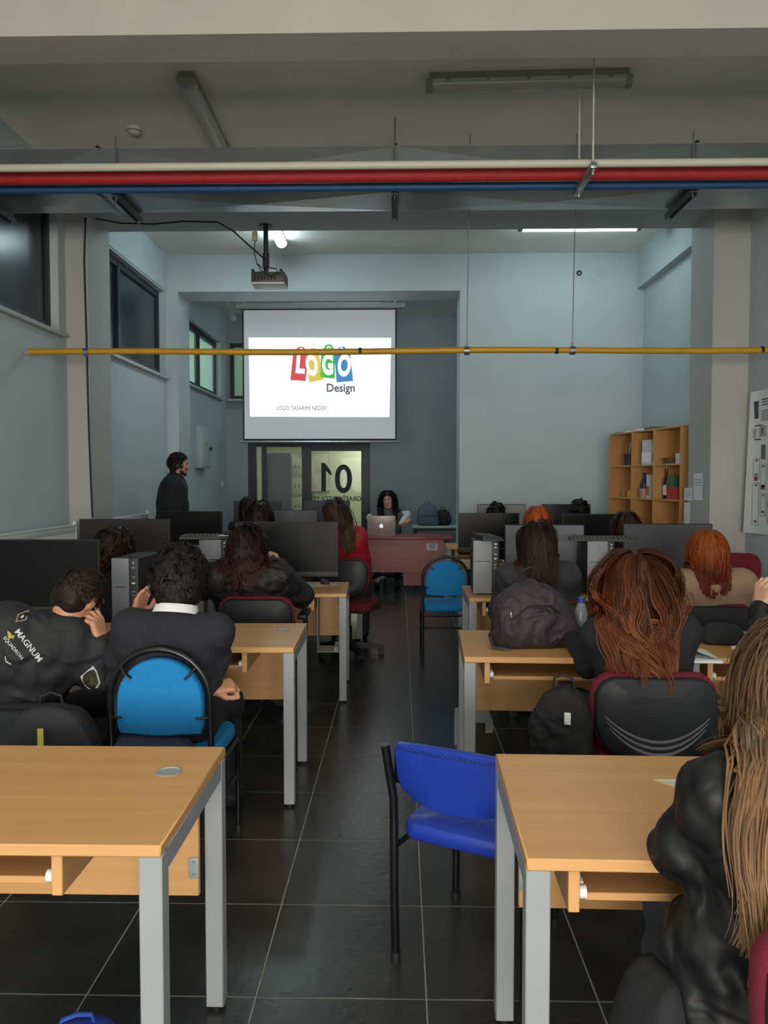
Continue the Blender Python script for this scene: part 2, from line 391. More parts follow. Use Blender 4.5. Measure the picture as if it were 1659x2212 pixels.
fixture('added unseen batten lamp brightening the recess, right of the screen', (1.9, 11.6, 4.28), R(90), 24)  # added out of view to light the far wall and left recess wall
fixture('added unseen batten lamp brightening the recess, above the screen', (-.9, 11.35, 4.28), 0, 30)  # second added lamp, out of view, lifting the left recess wall
for X_, Y_ in ((-1.5, 1.2), (1.5, 1.2), (-1.5, -2.2), (1.5, -2.2)):
    fixture('glowing batten lamp above the ' + ('nearest' if Y_ > 0 else 'rear') + (' left' if X_ < 0 else ' right') + ' desks, behind the front beam', (X_, Y_, ZC), R(90), -1)
sd = thing('smoke_detector', 'round cream smoke detector on the ceiling above the red pipe', 'detector', at(290, 300, 5.95)); sd.location.z = ZC
MB().lathe([(.055, 0), (.055, -.015), (.048, -.03), (.03, -.045), (.012, -.05)]).build('body', ivory_m, sd)
MB().lathe([(.051, -.02), (.053, -.024), (.047, -.03)]).build('vent_ring', mt('detector vent', '6d6a58', .6), sd)

# three pipes on a strut
def pipe(name, label, y, z, r, m, x0=XL, x1=XR, sag=0):
    pts = [(x0 + (x1 - x0) * k / 12, y, z) for k in range(13)]
    return tag(MB().tube(pts, r, 16).build(name, m), label, 'pipe')
pipe('cream_pipe', 'thin cream pipe running across the room above the red pipe', 4.91, 3.452, .024, cream_m)
pipe('red_pipe', 'thick red pipe running across the room under the ceiling', 5.12, 3.470, .042, red_m)
pipe('blue_pipe', 'dark blue pipe running just below the red pipe', 5.275, 3.452, .027, bluep_m)
st = thing('pipe_bracket', 'zinc strut bracket on two ceiling rods holding the coloured pipes', 'bracket', (1.168, 5.05, 3.39))
MB().box(-.02, .02, -.23, .25, 0, .03, .004).box(-.02, -.014, -.23, .25, .03, .036).box(.014, .02, -.23, .25, .03, .036).build('strut', galv_m, st)
for yy, nm in ((-.2, 'front'), (.175, 'rear')):
    rd = MB().cyl((0, yy, -.03), (0, yy, ZC - 3.39), .006).build('threaded_rod', cream_m, st)
    MB().cyl((0, yy, -.014), (0, yy, -.001), .013, seg=6).cyl((0, yy, .037), (0, yy, .05), .013, seg=6).build('nut', steel_m, rd)
    MB().cyl((0, yy, ZC - 3.39 - .06), (0, yy, ZC - 3.39), .011).build('anchor', ink_m, rd)

# galvanised duct with cross-broken sheets
du = thing('air_duct', 'galvanised rectangular air duct with cross-creased sheets above the pipes', 'duct', (0, 5.585, 3.467))
def panel(b, o, u, v, n, h):   # shallow pyramid sheet
    o, u, v, n = Vector(o), Vector(u), Vector(v), Vector(n)
    b.add([o, o + u, o + u + v, o + v, o + u / 2 + v / 2 + n * h], [(0, 1, 4), (1, 2, 4), (2, 3, 4), (3, 0, 4)])
xs_ = [XL, -2.05, -.02, 2.0, XR]
for a, b_ in zip(xs_[:-1], xs_[1:]):
    m = MB(); L = b_ - a
    panel(m, (a, -.195, 0), (L, 0, 0), (0, .39, 0), (0, 0, -1), .016)
    panel(m, (a, -.195, .30), (L, 0, 0), (0, 0, -.30), (0, -1, 0), .016)
    panel(m, (a, .195, .0), (L, 0, 0), (0, 0, .30), (0, 1, 0), .01)
    panel(m, (a, .195, .30), (L, 0, 0), (0, -.39, 0), (0, 0, 1), .01)
    sec = m.build('duct_section', galv_m, du, 0)
    MB().box(b_ - .02, b_ + .0, -.215, .215, -.02, 0).box(b_ - .02, b_, -.215, -.195, 0, .31).box(b_ - .02, b_, .195, .215, 0, .31).box(b_ - .02, b_, -.215, .215, .30, .32).build('flange', galv_m, sec)
for x in (at(252, 430, 5.36).x, at(852, 430, 5.36).x, at(1495, 430, 5.36).x, at(-45, 430, 5.36).x):
    hg = MB().box(x - .022, x + .022, -.26, .25, -.045, -.018).box(x - .022, x - .014, -.26, .25, -.06, -.045).box(x + .014, x + .022, -.26, .25, -.06, -.045).build('hanger_rail', mt('dark steel', '4a4e50', .45, .6), du)
    for yy in (-.235, .232): MB().cyl((x, yy, -.07), (x, yy, ZC - 3.467 if yy > 0 and abs(x) < .3 else .36), .006).build('hanger_rod', steel_m, hg)

# yellow gas pipe
zy, yy_ = at(1237, 757, 6.1).z, 6.1
yp = thing('yellow_pipe', 'slim yellow gas pipe spanning the room on thin rods', 'pipe', (0, yy_, zy))
MB().tube([(x, 0, 0.006 * math.sin(x * 2)) for x in [at(62, 760, 6.1).x + .3 * k * .965 for k in range(0, 20)]] + [(XR, 0, 0)], .024, 14).build('pipe', yel_m, yp)
MB().tube([(XL, 0, -.0), (at(66, 760, 6.1).x, 0, 0)], .026, 12).build('wall_sleeve', leg_m, yp)
for px in (187, 1008, 1236):
    x = at(px, 757, 6.1).x
    c = MB().cyl((x - .02, 0, 0), (x + .02, 0, 0), .033).build('clamp', steel_m, yp)
    if px > 300: MB().cyl((x, 0, .03), (x + .02, 0, ZC - zy), .0045).cyl((x, 0, .02), (x, 0, .06), .009).build('hanger_rod', steel_m, c)
for px in (778, 1202, 1646):
    x = at(px, 757, 6.1).x; MB().cyl((x - .012, 0, 0), (x + .012, 0, 0), .0265).build('joint_ring', ink_m, yp)

# projector on its pole under the beam
pp = at(585, 605, 7.3); PZ = at(585, 618, 7.2).z
pj = thing('projector', 'dark projector hanging on a pole under the beam', 'projector', (pp.x, 7.22, PZ))
MB().box(-.15, .155, -.11, .12, .012, .115, .016).build('body', mt('projector grey', '4a4745', .5), pj)
MB().box(-.148, .153, -.108, .118, 0, .018, .006).build('base_plate', white_m, pj)
for k in range(7): MB().box(-.12 + k * .03, -.105 + k * .03, -.114, -.108, .035, .085).build('vent_slot', black_m, pj)
MB().cyl((.06, .115, .06), (.06, .15, .06), .035, seg=20).build('lens', black_m, pj)
for x in (-.135, .12): MB().box(x - .012, x + .012, -.1, .1, .1, .135, .004).build('mount_arm', black_m, pj)
MB().cyl((-.03, 0, .11), (-.03, 0, ZB - PZ), .022).cyl((-.03, 0, .18), (-.03, 0, .3), .03).cyl((-.03, 0, ZB - PZ - .01), (-.03, 0, ZB - PZ), .06).build('pole', blk2_m, pj)
MB().tube([(-.03, -.03, .14), (-.09, -.09, .18), (-.06, -.13, .12), (.03, -.13, .06), (.1, -.12, .09), (.08, -.12, .13), (-.02, -.1, .15)], .005).build('cable_loop', ink_m, pj)
MB().tube([(-.1, -.05, .18), (-.13, -.05, .3), (-.12, -.05, .4)], .004).build('power_cord', ink_m, pj)
MB().box(-.145, -.1, -.07, -.03, .4, .48, .004).tube([(-.122, -.05, .48), (-.125, -.05, .55), (-.12, 0, ZB - PZ)], .003).build('power_adapter', ivory_m, pj)
pts = [at(x, y, Y) for x, y, Y in ((206, 472, 6.82), (260, 482, 6.8), (330, 484, 6.8), (400, 478, 6.8), (470, 480, 6.8), (505, 500, 6.85), (540, 532, 7.0), (572, 560, 7.15))]
tag(rebase(MB().tube(pts, .007, 6).build('projector_cable', ink_m)), 'black cable drooping along the beam down to the projector', 'cable')
pts = [at(185, 470, 6.84)] + [at(x, y, 6.83) for x, y in ((181, 560), (184, 660), (187, 760), (189, 850), (192, 950), (196, 1050), (199, 1118))]
for q in pts: q.x = max(q.x, XL + .03); q.y = 6.838
tag(rebase(MB().tube(pts, .008, 6).build('wall_cable', ink_m)), 'black cable running down the left pillar edge', 'cable')

# projection screen
YS = 10.62
A, B = at(523, 668, YS), at(857, 951, YS); xc = (A.x + B.x) / 2; sw = (B.x - A.x); sh = A.z - B.z
sc = thing('projection_screen', 'large pull-down projection screen showing a white logo design slide', 'screen', (xc, YS, B.z))
c = at(692, 662, YS)
hw = (at(875, 660, YS).x - at(509, 660, YS).x) / 2
MB().box(c.x - xc - hw, c.x - xc + hw, -.05, .05, sh + .0, sh + .075, .02).build('housing', mt('screen housing', '9b9fa3', .5), sc)
MB().box(-sw / 2, sw / 2, 0, .003, 0, sh).build('border', ink_m, sc)
bo = .022
MB().box(-sw / 2 + bo, sw / 2 - bo, -.003, 0, bo, sh - bo * .7).build('fabric', mt('screen fabric with spill glow', 'd2d6dc', .9, 0, .01, emit=.16), sc)  # faint emission stands in for projector spill light on the fabric
MB().tube([(-sw / 2 - .04, 0, -.02), (sw / 2 + .03, 0, -.02)], .016).build('bottom_bar', alu_m, sc)
MB().tube([(-hw * .9, 0, sh + .07), (-hw * .9, 0, 4.28 - B.z)], .008).tube([(hw * .9, 0, sh + .07), (hw * .9, 0, 4.28 - B.z)], .008).build('ceiling_rod', steel_m, sc)
def sp(px, py, dy=0):
    q = at(px, py, YS - .004 - dy); return (q.x - xc, -.004 - dy, q.z - B.z)
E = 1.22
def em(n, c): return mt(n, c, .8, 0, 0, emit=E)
def poly(name, pts, m, parent, dy, th=.002):
    v = [sp(x, y, dy) for x, y in pts]; n = len(v)
    v += [(a, b + th, c_) for a, b, c_ in v]
    fs = [tuple(range(n)), tuple(range(2 * n - 1, n - 1, -1))] + [(i, i + n, (i + 1) % n + n, (i + 1) % n) for i in range(n)]
    return MB().add(v, fs).build(name, m, parent, 0)
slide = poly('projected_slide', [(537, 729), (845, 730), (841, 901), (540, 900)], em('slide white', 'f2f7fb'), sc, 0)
def tg(c, pts, hole): return poly('price_tag', pts, em('slide ' + c, c), slide, .004), hole
tags = [('b8454c', [(627, 821), (634, 757), (646, 749), (655, 749), (668, 762), (660, 823)], (651, 756)),
        ('c3a94e', [(668, 826), (659, 764), (671, 752), (681, 752), (688, 759), (699, 820)], (676, 758)),
        ('3f9a44', [(691, 815), (694, 760), (704, 745), (714, 743), (724, 756), (723, 818)], (710, 752)),
        ('3f74a8', [(727, 826), (722, 764), (733, 750), (743, 748), (756, 763), (763, 823)], (738, 755))]
for (c, pts, h), top in zip(tags, (648, 674, 710, 739)):
    tp = poly('price_tag', pts, em('slide ' + c, c), slide, .004)
    MB().tube([Vector(sp(h[0], h[1], .008)) + Vector((.022 * math.cos(a), 0, .022 * math.sin(a))) for a in np.linspace(0, 2 * PI, 13)[:-1]], .006, 6, True).build('eyelet', em('slide white', 'f2f7fb'), tp)
    MB().tube([sp(h[0] - 1, h[1], .008), sp(h[0] - 1, 731, .008)], .0025, 5).tube([sp(h[0] + 1, h[1], .008), sp(h[0] + 2, 731, .008)], .0025, 5).build('string', em('slide string', '8a8d90'), tp)
def stext(s, px, py, size, m, bold=0, sx=1, ang=0, dy=.008, align='CENTER'):
    return text('lettering', s, size, m, Matrix.Translation(sp(px, py, dy)) @ Matrix.Rotation(R(ang), 4, 'Y') @ Matrix.Rotation(R(90), 4, 'X'), slide, bold, align, sx=sx)
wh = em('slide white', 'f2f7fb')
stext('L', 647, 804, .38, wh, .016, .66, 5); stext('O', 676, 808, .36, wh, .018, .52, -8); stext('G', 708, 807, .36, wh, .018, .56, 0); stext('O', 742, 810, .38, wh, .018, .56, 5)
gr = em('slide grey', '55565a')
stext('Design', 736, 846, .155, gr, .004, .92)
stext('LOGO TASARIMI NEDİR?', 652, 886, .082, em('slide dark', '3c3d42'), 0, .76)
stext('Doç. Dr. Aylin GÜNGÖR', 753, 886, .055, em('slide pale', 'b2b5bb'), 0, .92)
# bracket and tangled cables above the screen's left end
cb = thing('cable_tangle', 'tangle of grey cables hanging from the recess ceiling left of the screen', 'cable', at(495, 672, 10.7))
random.seed(3)
for k in range(5):
    pts = [(random.uniform(-.12, .1), random.uniform(-.05, .05), random.uniform(-.1, .1)) for _ in range(5)]
    pts = [(pts[0][0], 0, 4.28 - cb.location.z)] + pts
    MB().tube(pts, .006, 6).build('cable', mt('grey cable', '8d9296', .5), cb)
MB().box(.02, .09, -.03, .03, -.14, -.06, .01).build('connector', leg_m, cb)
# ------------------------------------------------------------------ furniture builders
DW, DD, DH = .93, .61, .745
def desk(label, x, y, rz=0, cpu=False, grom=True, group='classroom desks', w=DW):
    """x = left edge, y = near edge; user side is -y"""
    t = thing('desk', label, 'desk', (x + w / 2, y + DD / 2, 0), rz, group)
    a, b = w / 2, DD / 2
    m = MB().box(-a, a, -b, b, DH - .026, DH, .003, seg=1); top = m.build('tabletop', wood_m, t)
    lt = DH - .026
    for sx in (-1, 1):
        x0, x1 = sorted((sx * a, sx * (a - .05)))
        for sy in (-1, 1):
            y0, y1 = sorted((sy * (b - .005), sy * (b - .055)))
            lg = MB().box(x0, x1, y0, y1, .012, lt, .003, seg=1).build('leg', leg_m, t)
            MB().cyl(((x0 + x1) / 2, (y0 + y1) / 2, 0), ((x0 + x1) / 2, (y0 + y1) / 2, .014), .018).build('foot', black_m, lg)
        MB().box(x0 + .001, x1 - .001, -b + .055, b - .055, lt - .05, lt, .002, seg=1).build('side_rail', leg_m, t)
    md = MB().box(-a + .055, a - .055, b - .10, b - .082, .36, lt - .002, .002, seg=1).build('modesty_panel', wood_m, t)
    for sx in (-1, 1):
        for z in (.44, .62):
            br = MB().box(sx * (a - .068) - .014, sx * (a - .068) + .014, b - .104, b - .1, z - .03, z + .03, .003).build('bracket', leg_m, md)
            MB().cyl((sx * (a - .068), b - .106, z + .017), (sx * (a - .068), b - .103, z + .017), .005, seg=8).build('screw', steel_m, br)
            MB().cyl((sx * (a - .068), b - .106, z - .017), (sx * (a - .068), b - .103, z - .017), .005, seg=8).build('screw', steel_m, br)
    for xx, s in ((-a + .10, 1), (a - .23, -1)):
        h = MB().box(xx - .012, xx + .012, -b + .02, b - .14, lt - .095, lt, .002, seg=1).build('tray_support', woode_m, t)
        MB().box(min(xx + s * .012, xx + s * .026), max(xx + s * .012, xx + s * .026), -b + .05, b - .2, lt - .075, lt - .045, .002).build('slide_rail', white_m, h)
        MB().cyl((xx + s * .012, -b + .04, lt - .06), (xx + s * .028, -b + .04, lt - .06), .014).build('roller', white_m, h)
    MB().box(-a + .128, a - .258, -b + .05, b - .16, lt - .085, lt - .068, .002, seg=1).build('keyboard_tray', wood_m, t)
    if grom:
        g = MB().lathe([(.028, -.004), (.033, .0005), (.034, .003), (.030, .004), (.027, .001), (.0, .0008)], (a - .105, b - .2, DH), 24).build('cable_grommet', leg_m, t)
    if cpu:
        MB().box(a - .205, a - .2, -b + .1, -b + .3, .33, lt, .001).box(a - .205, a - .05, -b + .1, -b + .3, .325, .33).box(a - .09, a - .06, -b + .1, -b + .3, .33, .36).build('computer_cradle', leg_m, t)
    return t

def monitor(label, p, w, h, rz=0, gm=scr_m, lip=.012, z=DH, bot=.13, group='desktop monitors'):
    """p = (x, y) of stand on the desk; screen faces -y"""
    t = thing('monitor', label, 'monitor', (p[0], p[1], z), rz, group)
    MB().box(-w / 2, w / 2, -.008, .014, bot, bot + h, .004, seg=1).box(-w * .3, w * .3, .014, .045, bot + h * .2, bot + h * .75, .012).build('case', black_m, t)
    MB().box(-w / 2 + .007, w / 2 - .007, -.0095, -.008, bot + lip + .008, bot + h - .006).build('screen', gm, t)
    MB().box(-w / 2 + .001, w / 2 - .001, -.0105, -.0075, bot + .002, bot + lip + .004, .001).build('chin', blk2_m, t)
    MB().box(-.03, .03, .018, .04, .01, bot + h * .4, .006).build('stand_neck', black_m, t)
    MB().box(-.12, .12, -.08, .12, 0, .012, .004).build('stand_base', black_m, t)
    return t

def tower(label, x, y, rz=0, z=DH, face=tow_m, side=black_m, h=.365, group='desktop computer towers', w=.15, d=.34):
    t = thing('computer_tower', label, 'computer', (x, y, z), rz, group)
    MB().box(-w / 2, w / 2, -d / 2 + .012, d / 2, .008, h, .004).build('case', side, t)
    fp = MB().box(-w / 2, w / 2 - .045, -d / 2, -d / 2 + .014, .008, h, .005).build('front_panel', face, t)
    ps = MB().box(w / 2 - .045, w / 2, -d / 2 + .002, -d / 2 + .014, .008, h, .004).build('port_strip', blk2_m, t)
    MB().box(-w / 2 + .02, w / 2 - .06, -d / 2 - .001, -d / 2 + .001, h - .14, h - .136).build('drive_slot', black_m, fp)
    for i, zz in enumerate((h - .045, h - .09, h - .12, h - .16, h - .18)):
        MB().box(w / 2 - .03, w / 2 - .015, -d / 2 - .0, -d / 2 + .003, zz - .004, zz + .004).build('port', steel_m if i != 2 else white_m, ps)
    MB().cyl((w / 2 - .022, -d / 2 + .003, h - .022), (w / 2 - .022, -d / 2 - .001, h - .022), .007).build('power_button', steel_m, ps)
    for s in (-1, 1): MB().box(s * w * .35 - .01, s * w * .35 + .01, -d * .4, d * .4, 0, .01).build('foot', black_m, t)
    return t
_kb = None
def keyboard(label, x, y, z, rz=0, tilt=0, group='keyboards'):
    t = thing('keyboard', label, 'keyboard', (x, y, z), rz, group); t.rotation_euler[0] = tilt
    MB().prism([(-.07, 0), (.07, 0), (.07, .022), (-.07, .012)], -.22, .22, 'x').build('body', blk2_m, t)
    km = MB()
    for r in range(5):
        n = 15
        for k in range(n):
            cx = -.2 + .4 * (k + .5) / n; cy = -.052 + r * .026; cz = .0125 + (cy + .07) * .0714
            km.box(cx - .0105, cx + .0105, cy - .0105, cy + .0105, cz, cz + .008)
    k = km.build('keys', black_m, t, 0); k['kind'] = 'stuff'
    return t
def mouse(label, x, y, z, rz=0):
    t = thing('mouse', label, 'mouse', (x, y, z), rz, 'computer mice')
    b = MB(); b.ell((0, 0, .006), (.03, .055, .026)); b.V = [(a, c, max(0, d)) for a, c, d in b.V]; b.build('shell', blk2_m, t)
    MB().cyl((-.004, .03, .029), (.004, .03, .029), .008).build('scroll_wheel', steel_m, t)
    MB().tube([(0, .055, .01), (.02, .09, .004), (.07, .1, .004), (.1, .07, .004), (.13, .1, .004)], .0025, 6).build('cord', ink_m, t)
    return t

def arc(cx, cz, r, a0, a1, n): return [(cx + r * math.cos(a), cz + r * math.sin(a)) for a in np.linspace(a0, a1, n)]
def shell(b, outline, thick, y0, bend, inset=.012, sub=1):
    """rounded cushion from an outline in x,z: front and back domed, bent round z axis; y0 = centre plane"""
    n = len(outline); cx = sum(p[0] for p in outline) / n; cz = sum(p[1] for p in outline) / n
    rings = [(1 - inset * 4, -.5), (1 - inset, -.36), (1, 0), (1 - inset, .36), (1 - inset * 4, .5)]
    vs = []
    for s, k in rings:
        for x, z in outline:
            xx = cx + (x - cx) * s; zz = cz + (z - cz) * s
            vs.append((xx, y0 + k * thick + bend * xx * xx, zz))
    fs = []
    for i in range(len(rings) - 1):
        for k in range(n): fs.append((i * n + k, i * n + (k + 1) % n, (i + 1) * n + (k + 1) % n, (i + 1) * n + k))
    c0 = len(vs); vs += [(cx + (x - cx) * .5, y0 - thick * .56 + bend * (x * .5) ** 2, cz + (z - cz) * .5) for x, z in outline]
    c1 = len(vs); vs += [(cx + (x - cx) * .5, y0 + thick * .56 + bend * (x * .5) ** 2, cz + (z - cz) * .5) for x, z in outline]
    e = 4 * n
    for k in range(n):
        fs.append((k, c0 + k, c0 + (k + 1) % n, (k + 1) % n)); fs.append((e + k, e + (k + 1) % n, c1 + (k + 1) % n, c1 + k))
    fs += [tuple(range(c0 + n - 1, c0 - 1, -1)), tuple(range(c1, c1 + n))]
    b.add(vs, fs); return b

def office_chair(label, x, y, rz=0, top=.80, arms=True, group='burgundy office chairs'):
    """faces +y: backrest at -y"""
    t = thing('office_chair', label, 'chair', (x, y, 0), rz, group)
    zt = top; zb = top - .33
    o = arc(-.13, zt - .11, .11, PI, PI / 2, 5) + arc(.13, zt - .11, .11, PI / 2, 0, 5) + [(.235, zt - .19)] + arc(.0, zb + .12, .215, -.12, -PI + .12, 9)[0:9] + [(-.235, zt - .19)]
    o = [(-.235, zt - .13)] + arc(-.145, zt - .09, .09, PI * .93, PI / 2, 5) + arc(.145, zt - .09, .09, PI / 2, PI * .07, 5) + [(.235, zt - .13), (.232, zt - .2), (.205, zb + .06), (.15, zb + .015), (.07, zb - .003), (-.07, zb - .003), (-.15, zb + .015), (-.205, zb + .06), (-.232, zt - .2)]
    shell(MB(), o, .05, -.215, .55).build('backrest_cushion', burg_m, t)
    o2 = [(u * .955, (v - (zt + zb) / 2) * .945 + (zt + zb) / 2 - .004) for u, v in o]
    bs = shell(MB(), o2, .05, -.243, .55).build('backrest_shell', mt('office chair shell', '1d2026', .5, 0, .05, bump=.1, bscale=300), t)
    for k in range(3):
        pts = [(u, -.2705 + .55 * u * u + .002 - .012 * (1 - (u / .2) ** 2) * 0, zb + .035 + k * .024 + (u / .2) ** 2 * (.12 - .012 * k)) for u in np.linspace(-.175 - k * .008, .175 + k * .008, 15)]
        MB().tube(pts, [.001 + .008 * math.sin(PI * (i + .5) / 15) for i in range(15)], 6).build('ridge', mt('chair ridge', '5a5d62', .5), bs)
    so = arc(-.17, -.15, .06, PI, PI * 1.5, 5) + arc(.17, -.15, .06, PI * 1.5, 2 * PI, 5) + arc(.15, .15, .09, 0, PI / 2, 5) + arc(-.15, .15, .09, PI / 2, PI, 5)
    sb = shell(MB(), so, .07, 0, 0); sb.V = [(a, c, .44 - b_) for a, b_, c in sb.V]; sb.build('seat', burg_m, t)
    MB().box(-.2, .2, -.17, .2, .385, .405, .01).build('seat_pan', black_m, t)
    MB().box(-.035, .035, -.285, -.26, .40, zb + .03, .008).box(-.035, .035, -.285, .0, .375, .395, .006).build('back_bar', black_m, t)
    MB().cyl((0, 0, .08), (0, 0, .25), .026).cyl((0, 0, .24), (0, 0, .385), .016).build('gas_lift', black_m, t)
    lm = MB(); lm.prism([(.03, .1), (.03, .06), (.28, .05), (.3, .06), (.3, .075), (.1, .11)], -.018, .018, 'y'); lme = lm.mesh('base_leg', black_m)
    cme = MB().cyl((.28, -.022, .027), (.28, -.006, .027), .027, seg=14).cyl((.28, .006, .027), (.28, .022, .027), .027, seg=14).cyl((.28, 0, .03), (.28, 0, .06), .008).cyl((.28, -.02, .027), (.28, .02, .027), .008).mesh('caster', blk2_m)
    for k in range(5):
        l = link('base_leg', lme, t); l.rotation_euler = (0, 0, 2 * PI * k / 5 + .3)
        link('caster', cme, l)
    if arms:
        for s in (-1, 1):
            MB().tube([(s * .19, .02, .40), (s * .27, .02, .42), (s * .275, .04, .60), (s * .27, .06, .645)], .016).box(s * .27 - .03, s * .27 + .03, -.12, .15, .64, .67, .012).build('armrest', black_m, t)
    return t

def visitor_chair(label, x, y, rz=0, group='blue fabric chairs with looped black frames'):
    """round-topped blue back in a black tube loop; faces +y, origin under the rear legs"""
    t = thing('visitor_chair', label, 'chair', (x, y, 0), rz, group)
    tb = mt('black tube', '101114', .3, 0, .05)
    r = .187; zc = .70
    loop = [(-r, 0, 0.012), (-r, 0, .3), (-r, -.01, .55), (-r, -.02, zc)] + [(u, -.02 - .01 * math.sin(a), v) for a, (u, v) in zip(np.linspace(0, PI, 19)[1:], [(r * math.cos(a), zc + r * math.sin(a)) for a in np.linspace(PI, 0, 19)][1:])] + [(r, -.01, .55), (r, 0, .3), (r, 0, .012)]
    MB().tube(loop, .0125, 10).build('back_frame', tb, t)
    rp = .163
    o = [(rp * math.cos(a), zc - .01 + rp * 1.0 * math.sin(a)) for a in np.linspace(PI, 0, 15)] + [(rp, .60), (rp * .93, .568), (0, .56), (-rp * .93, .568), (-rp, .60)]
    pad = shell(MB(), o, .045, -.012, .25); bp = pad.build('backrest', blue_m, t)
    for a in (R(42), R(138)):
        u, v = math.cos(a), math.sin(a)
        MB().tube([(u * .187, -.03, zc + v * .187), (u * .16, -.042, zc - .01 + v * .16), (u * .135, -.044, zc - .01 + v * .135)], .008, 8, flat=.6).build('clip', tb, bp)
    for s in (-1, 1):
        MB().tube([(s * .187, -.02, .635), (s * .165, -.04, .635), (s * .14, -.042, .635)], .007, 8, flat=.6).build('clip', tb, bp)
    so = arc(-.13, .08, .05, PI, PI * 1.5, 4) + arc(.13, .08, .05, PI * 1.5, 2 * PI, 4) + arc(.12, .36, .07, 0, PI / 2, 5) + arc(-.12, .36, .07, PI / 2, PI, 5)
    sb = shell(MB(), so, .06, 0, 0); sb.V = [(a, c, .455 - b_) for a, b_, c in sb.V]; sb.build('seat', blue_m, t)
    for s in (-1, 1):
        MB().tube([(s * .187, .0, .41), (s * .187, .2, .41), (s * .187, .40, .41), (s * .187, .425, .38), (s * .187, .43, .2), (s * .187, .43, .012)], .0125, 10).build('side_frame', tb, t)
        for yy in (0, .43): MB().cyl((s * .187, yy, 0), (s * .187, yy, .03), .015).build('foot_cap', black_m, t)
        MB().tube([(s * .187, 0, .26), (s * .187, .43, .26)], .009, 8).build('side_stretcher', tb, t)
    MB().tube([(-.187, .01, .40), (.187, .01, .40)], .010, 8).tube([(-.187, .42, .40), (.187, .42, .40)], .01, 8).build('seat_rail', tb, t)
    MB().tube([(-.187, .2, .26), (.187, .2, .26)], .009, 8).build('cross_stretcher', tb, t)
    return t
# ------------------------------------------------------------------ desks, row by row
desk('nearest left desk with a bare wooden top and round grommet', -.5 - DW, 1.598, R(0))
desk('nearest right desk, against the royal blue vinyl chair', .262, 1.549, R(-1), grom=False)
desk('wooden desk where the person with the white collar sits', -.49 - DW, 3.53, R(1))
desk('far left desk at the wall in the row of the white-collared person', -2.40, 3.53, R(1))
desk('wooden desk carrying the dark purple backpack', .29, 3.35, R(-2))
desk('right-hand desk with the open notebook and black pouch', 1.25, 3.36, R(-1))
desk('desk of the person in the black puffer jacket, metal cradle underneath', -.37 - DW, 5.22, R(2), cpu=True)
desk('left wall desk behind the grey tower, beside the radiator', -2.26, 5.22, R(1))
desk('desk of the charcoal-jacketed person between the two right towers', .45, 5.06, R(0))
desk('desk of the person in the beige top', 1.40, 5.06, R(0))
desk('desk of the person in the red jacket', -.345 - DW, 7.17, R(0), w=.93)
desk('left wall desk in the row of the red jacket', -2.24, 7.17, R(0))
desk('desk behind the keyboard-topped tower, fourth row on the right', .56, 6.92, R(0))
desk('fourth-row desk below the bookcase on the right', 1.51, 6.92, R(0))
desk('last desk left of the aisle, before the teacher', -.43 - DW, 9.0, 0)
desk('last desk by the left wall under the standing person', -2.33, 9.0, 0)
desk('last-row right desk against the inner wall, nearest the aisle', .54, 8.9, 0)
desk('last-row right desk against the inner wall, beside the bookcase', 1.48, 8.9, 0)

def mon(label, x0, x1, y0, y1, Y, gm=scr_m, rz=0, lip=.012, gr='desktop monitors'):
    a = at(x0, y0, Y); b = at(x1, y1, Y); h = a.z - b.z
    return monitor(label, ((a.x + b.x) / 2, Y), b.x - a.x, h, rz, gm, lip, DH, b.z - DH, gr)
mon('large black monitor at the left edge, before the person in the patched jacket', -34, 218, 1165, 1318, 4.03)
mon('large dark monitor with a grey chin before the person in the puffer jacket', 508, 731, 1127, 1246, 5.69, mt('dark screen', '0e0f13', .4, spec=.2), 0, .03)
mon('charcoal monitor on the left wall desk under the radiator', 173, 368, 1121, 1222, 5.66, mt('charcoal screen', '2a2829', .6, spec=.25), R(2))
mon('black monitor right below the standing person', 338, 481, 1104, 1178, 7.6)
mon('pale grey monitor in front of the person in red', 578, 687, 1102, 1168, 7.62, mt('pale grey screen', '5c5c64', .6))
mon('dark grey monitor in the last left row, before the glass partition', 505, 608, 1082, 1142, 9.45, mt('violet grey screen', '383842', .6))
mon('violet grey monitor below the mirrored lettering', 655, 756, 1081, 1141, 9.45, mt('violet screen', '454550', .6))
mon('grey monitor in front of the person in the charcoal jacket', 1090, 1261, 1133, 1237, 5.6, mt('mid grey screen', '66676f', .6), 0, .014)
mon('slate grey monitor before the person in beige', 1346, 1536, 1131, 1243, 5.52, mt('slate screen', '363a3f', .55), R(-1.5))
mon('black monitor beside the left keyboard-topped tower, fourth row right', 990, 1121, 1108, 1187, 7.36)
mon('black monitor below the bookcase, fourth row right', 1214, 1346, 1110, 1190, 7.36)
mon('silver-grey monitor against the inner wall', 1031, 1135, 1089, 1148, 9.35, mt('silver screen', '8a8b8e', .5))
mon('dark monitor against the inner wall, left of the bookcase', 1170, 1275, 1089, 1148, 9.35, mt('dark blue screen', '1b1e25', .4))

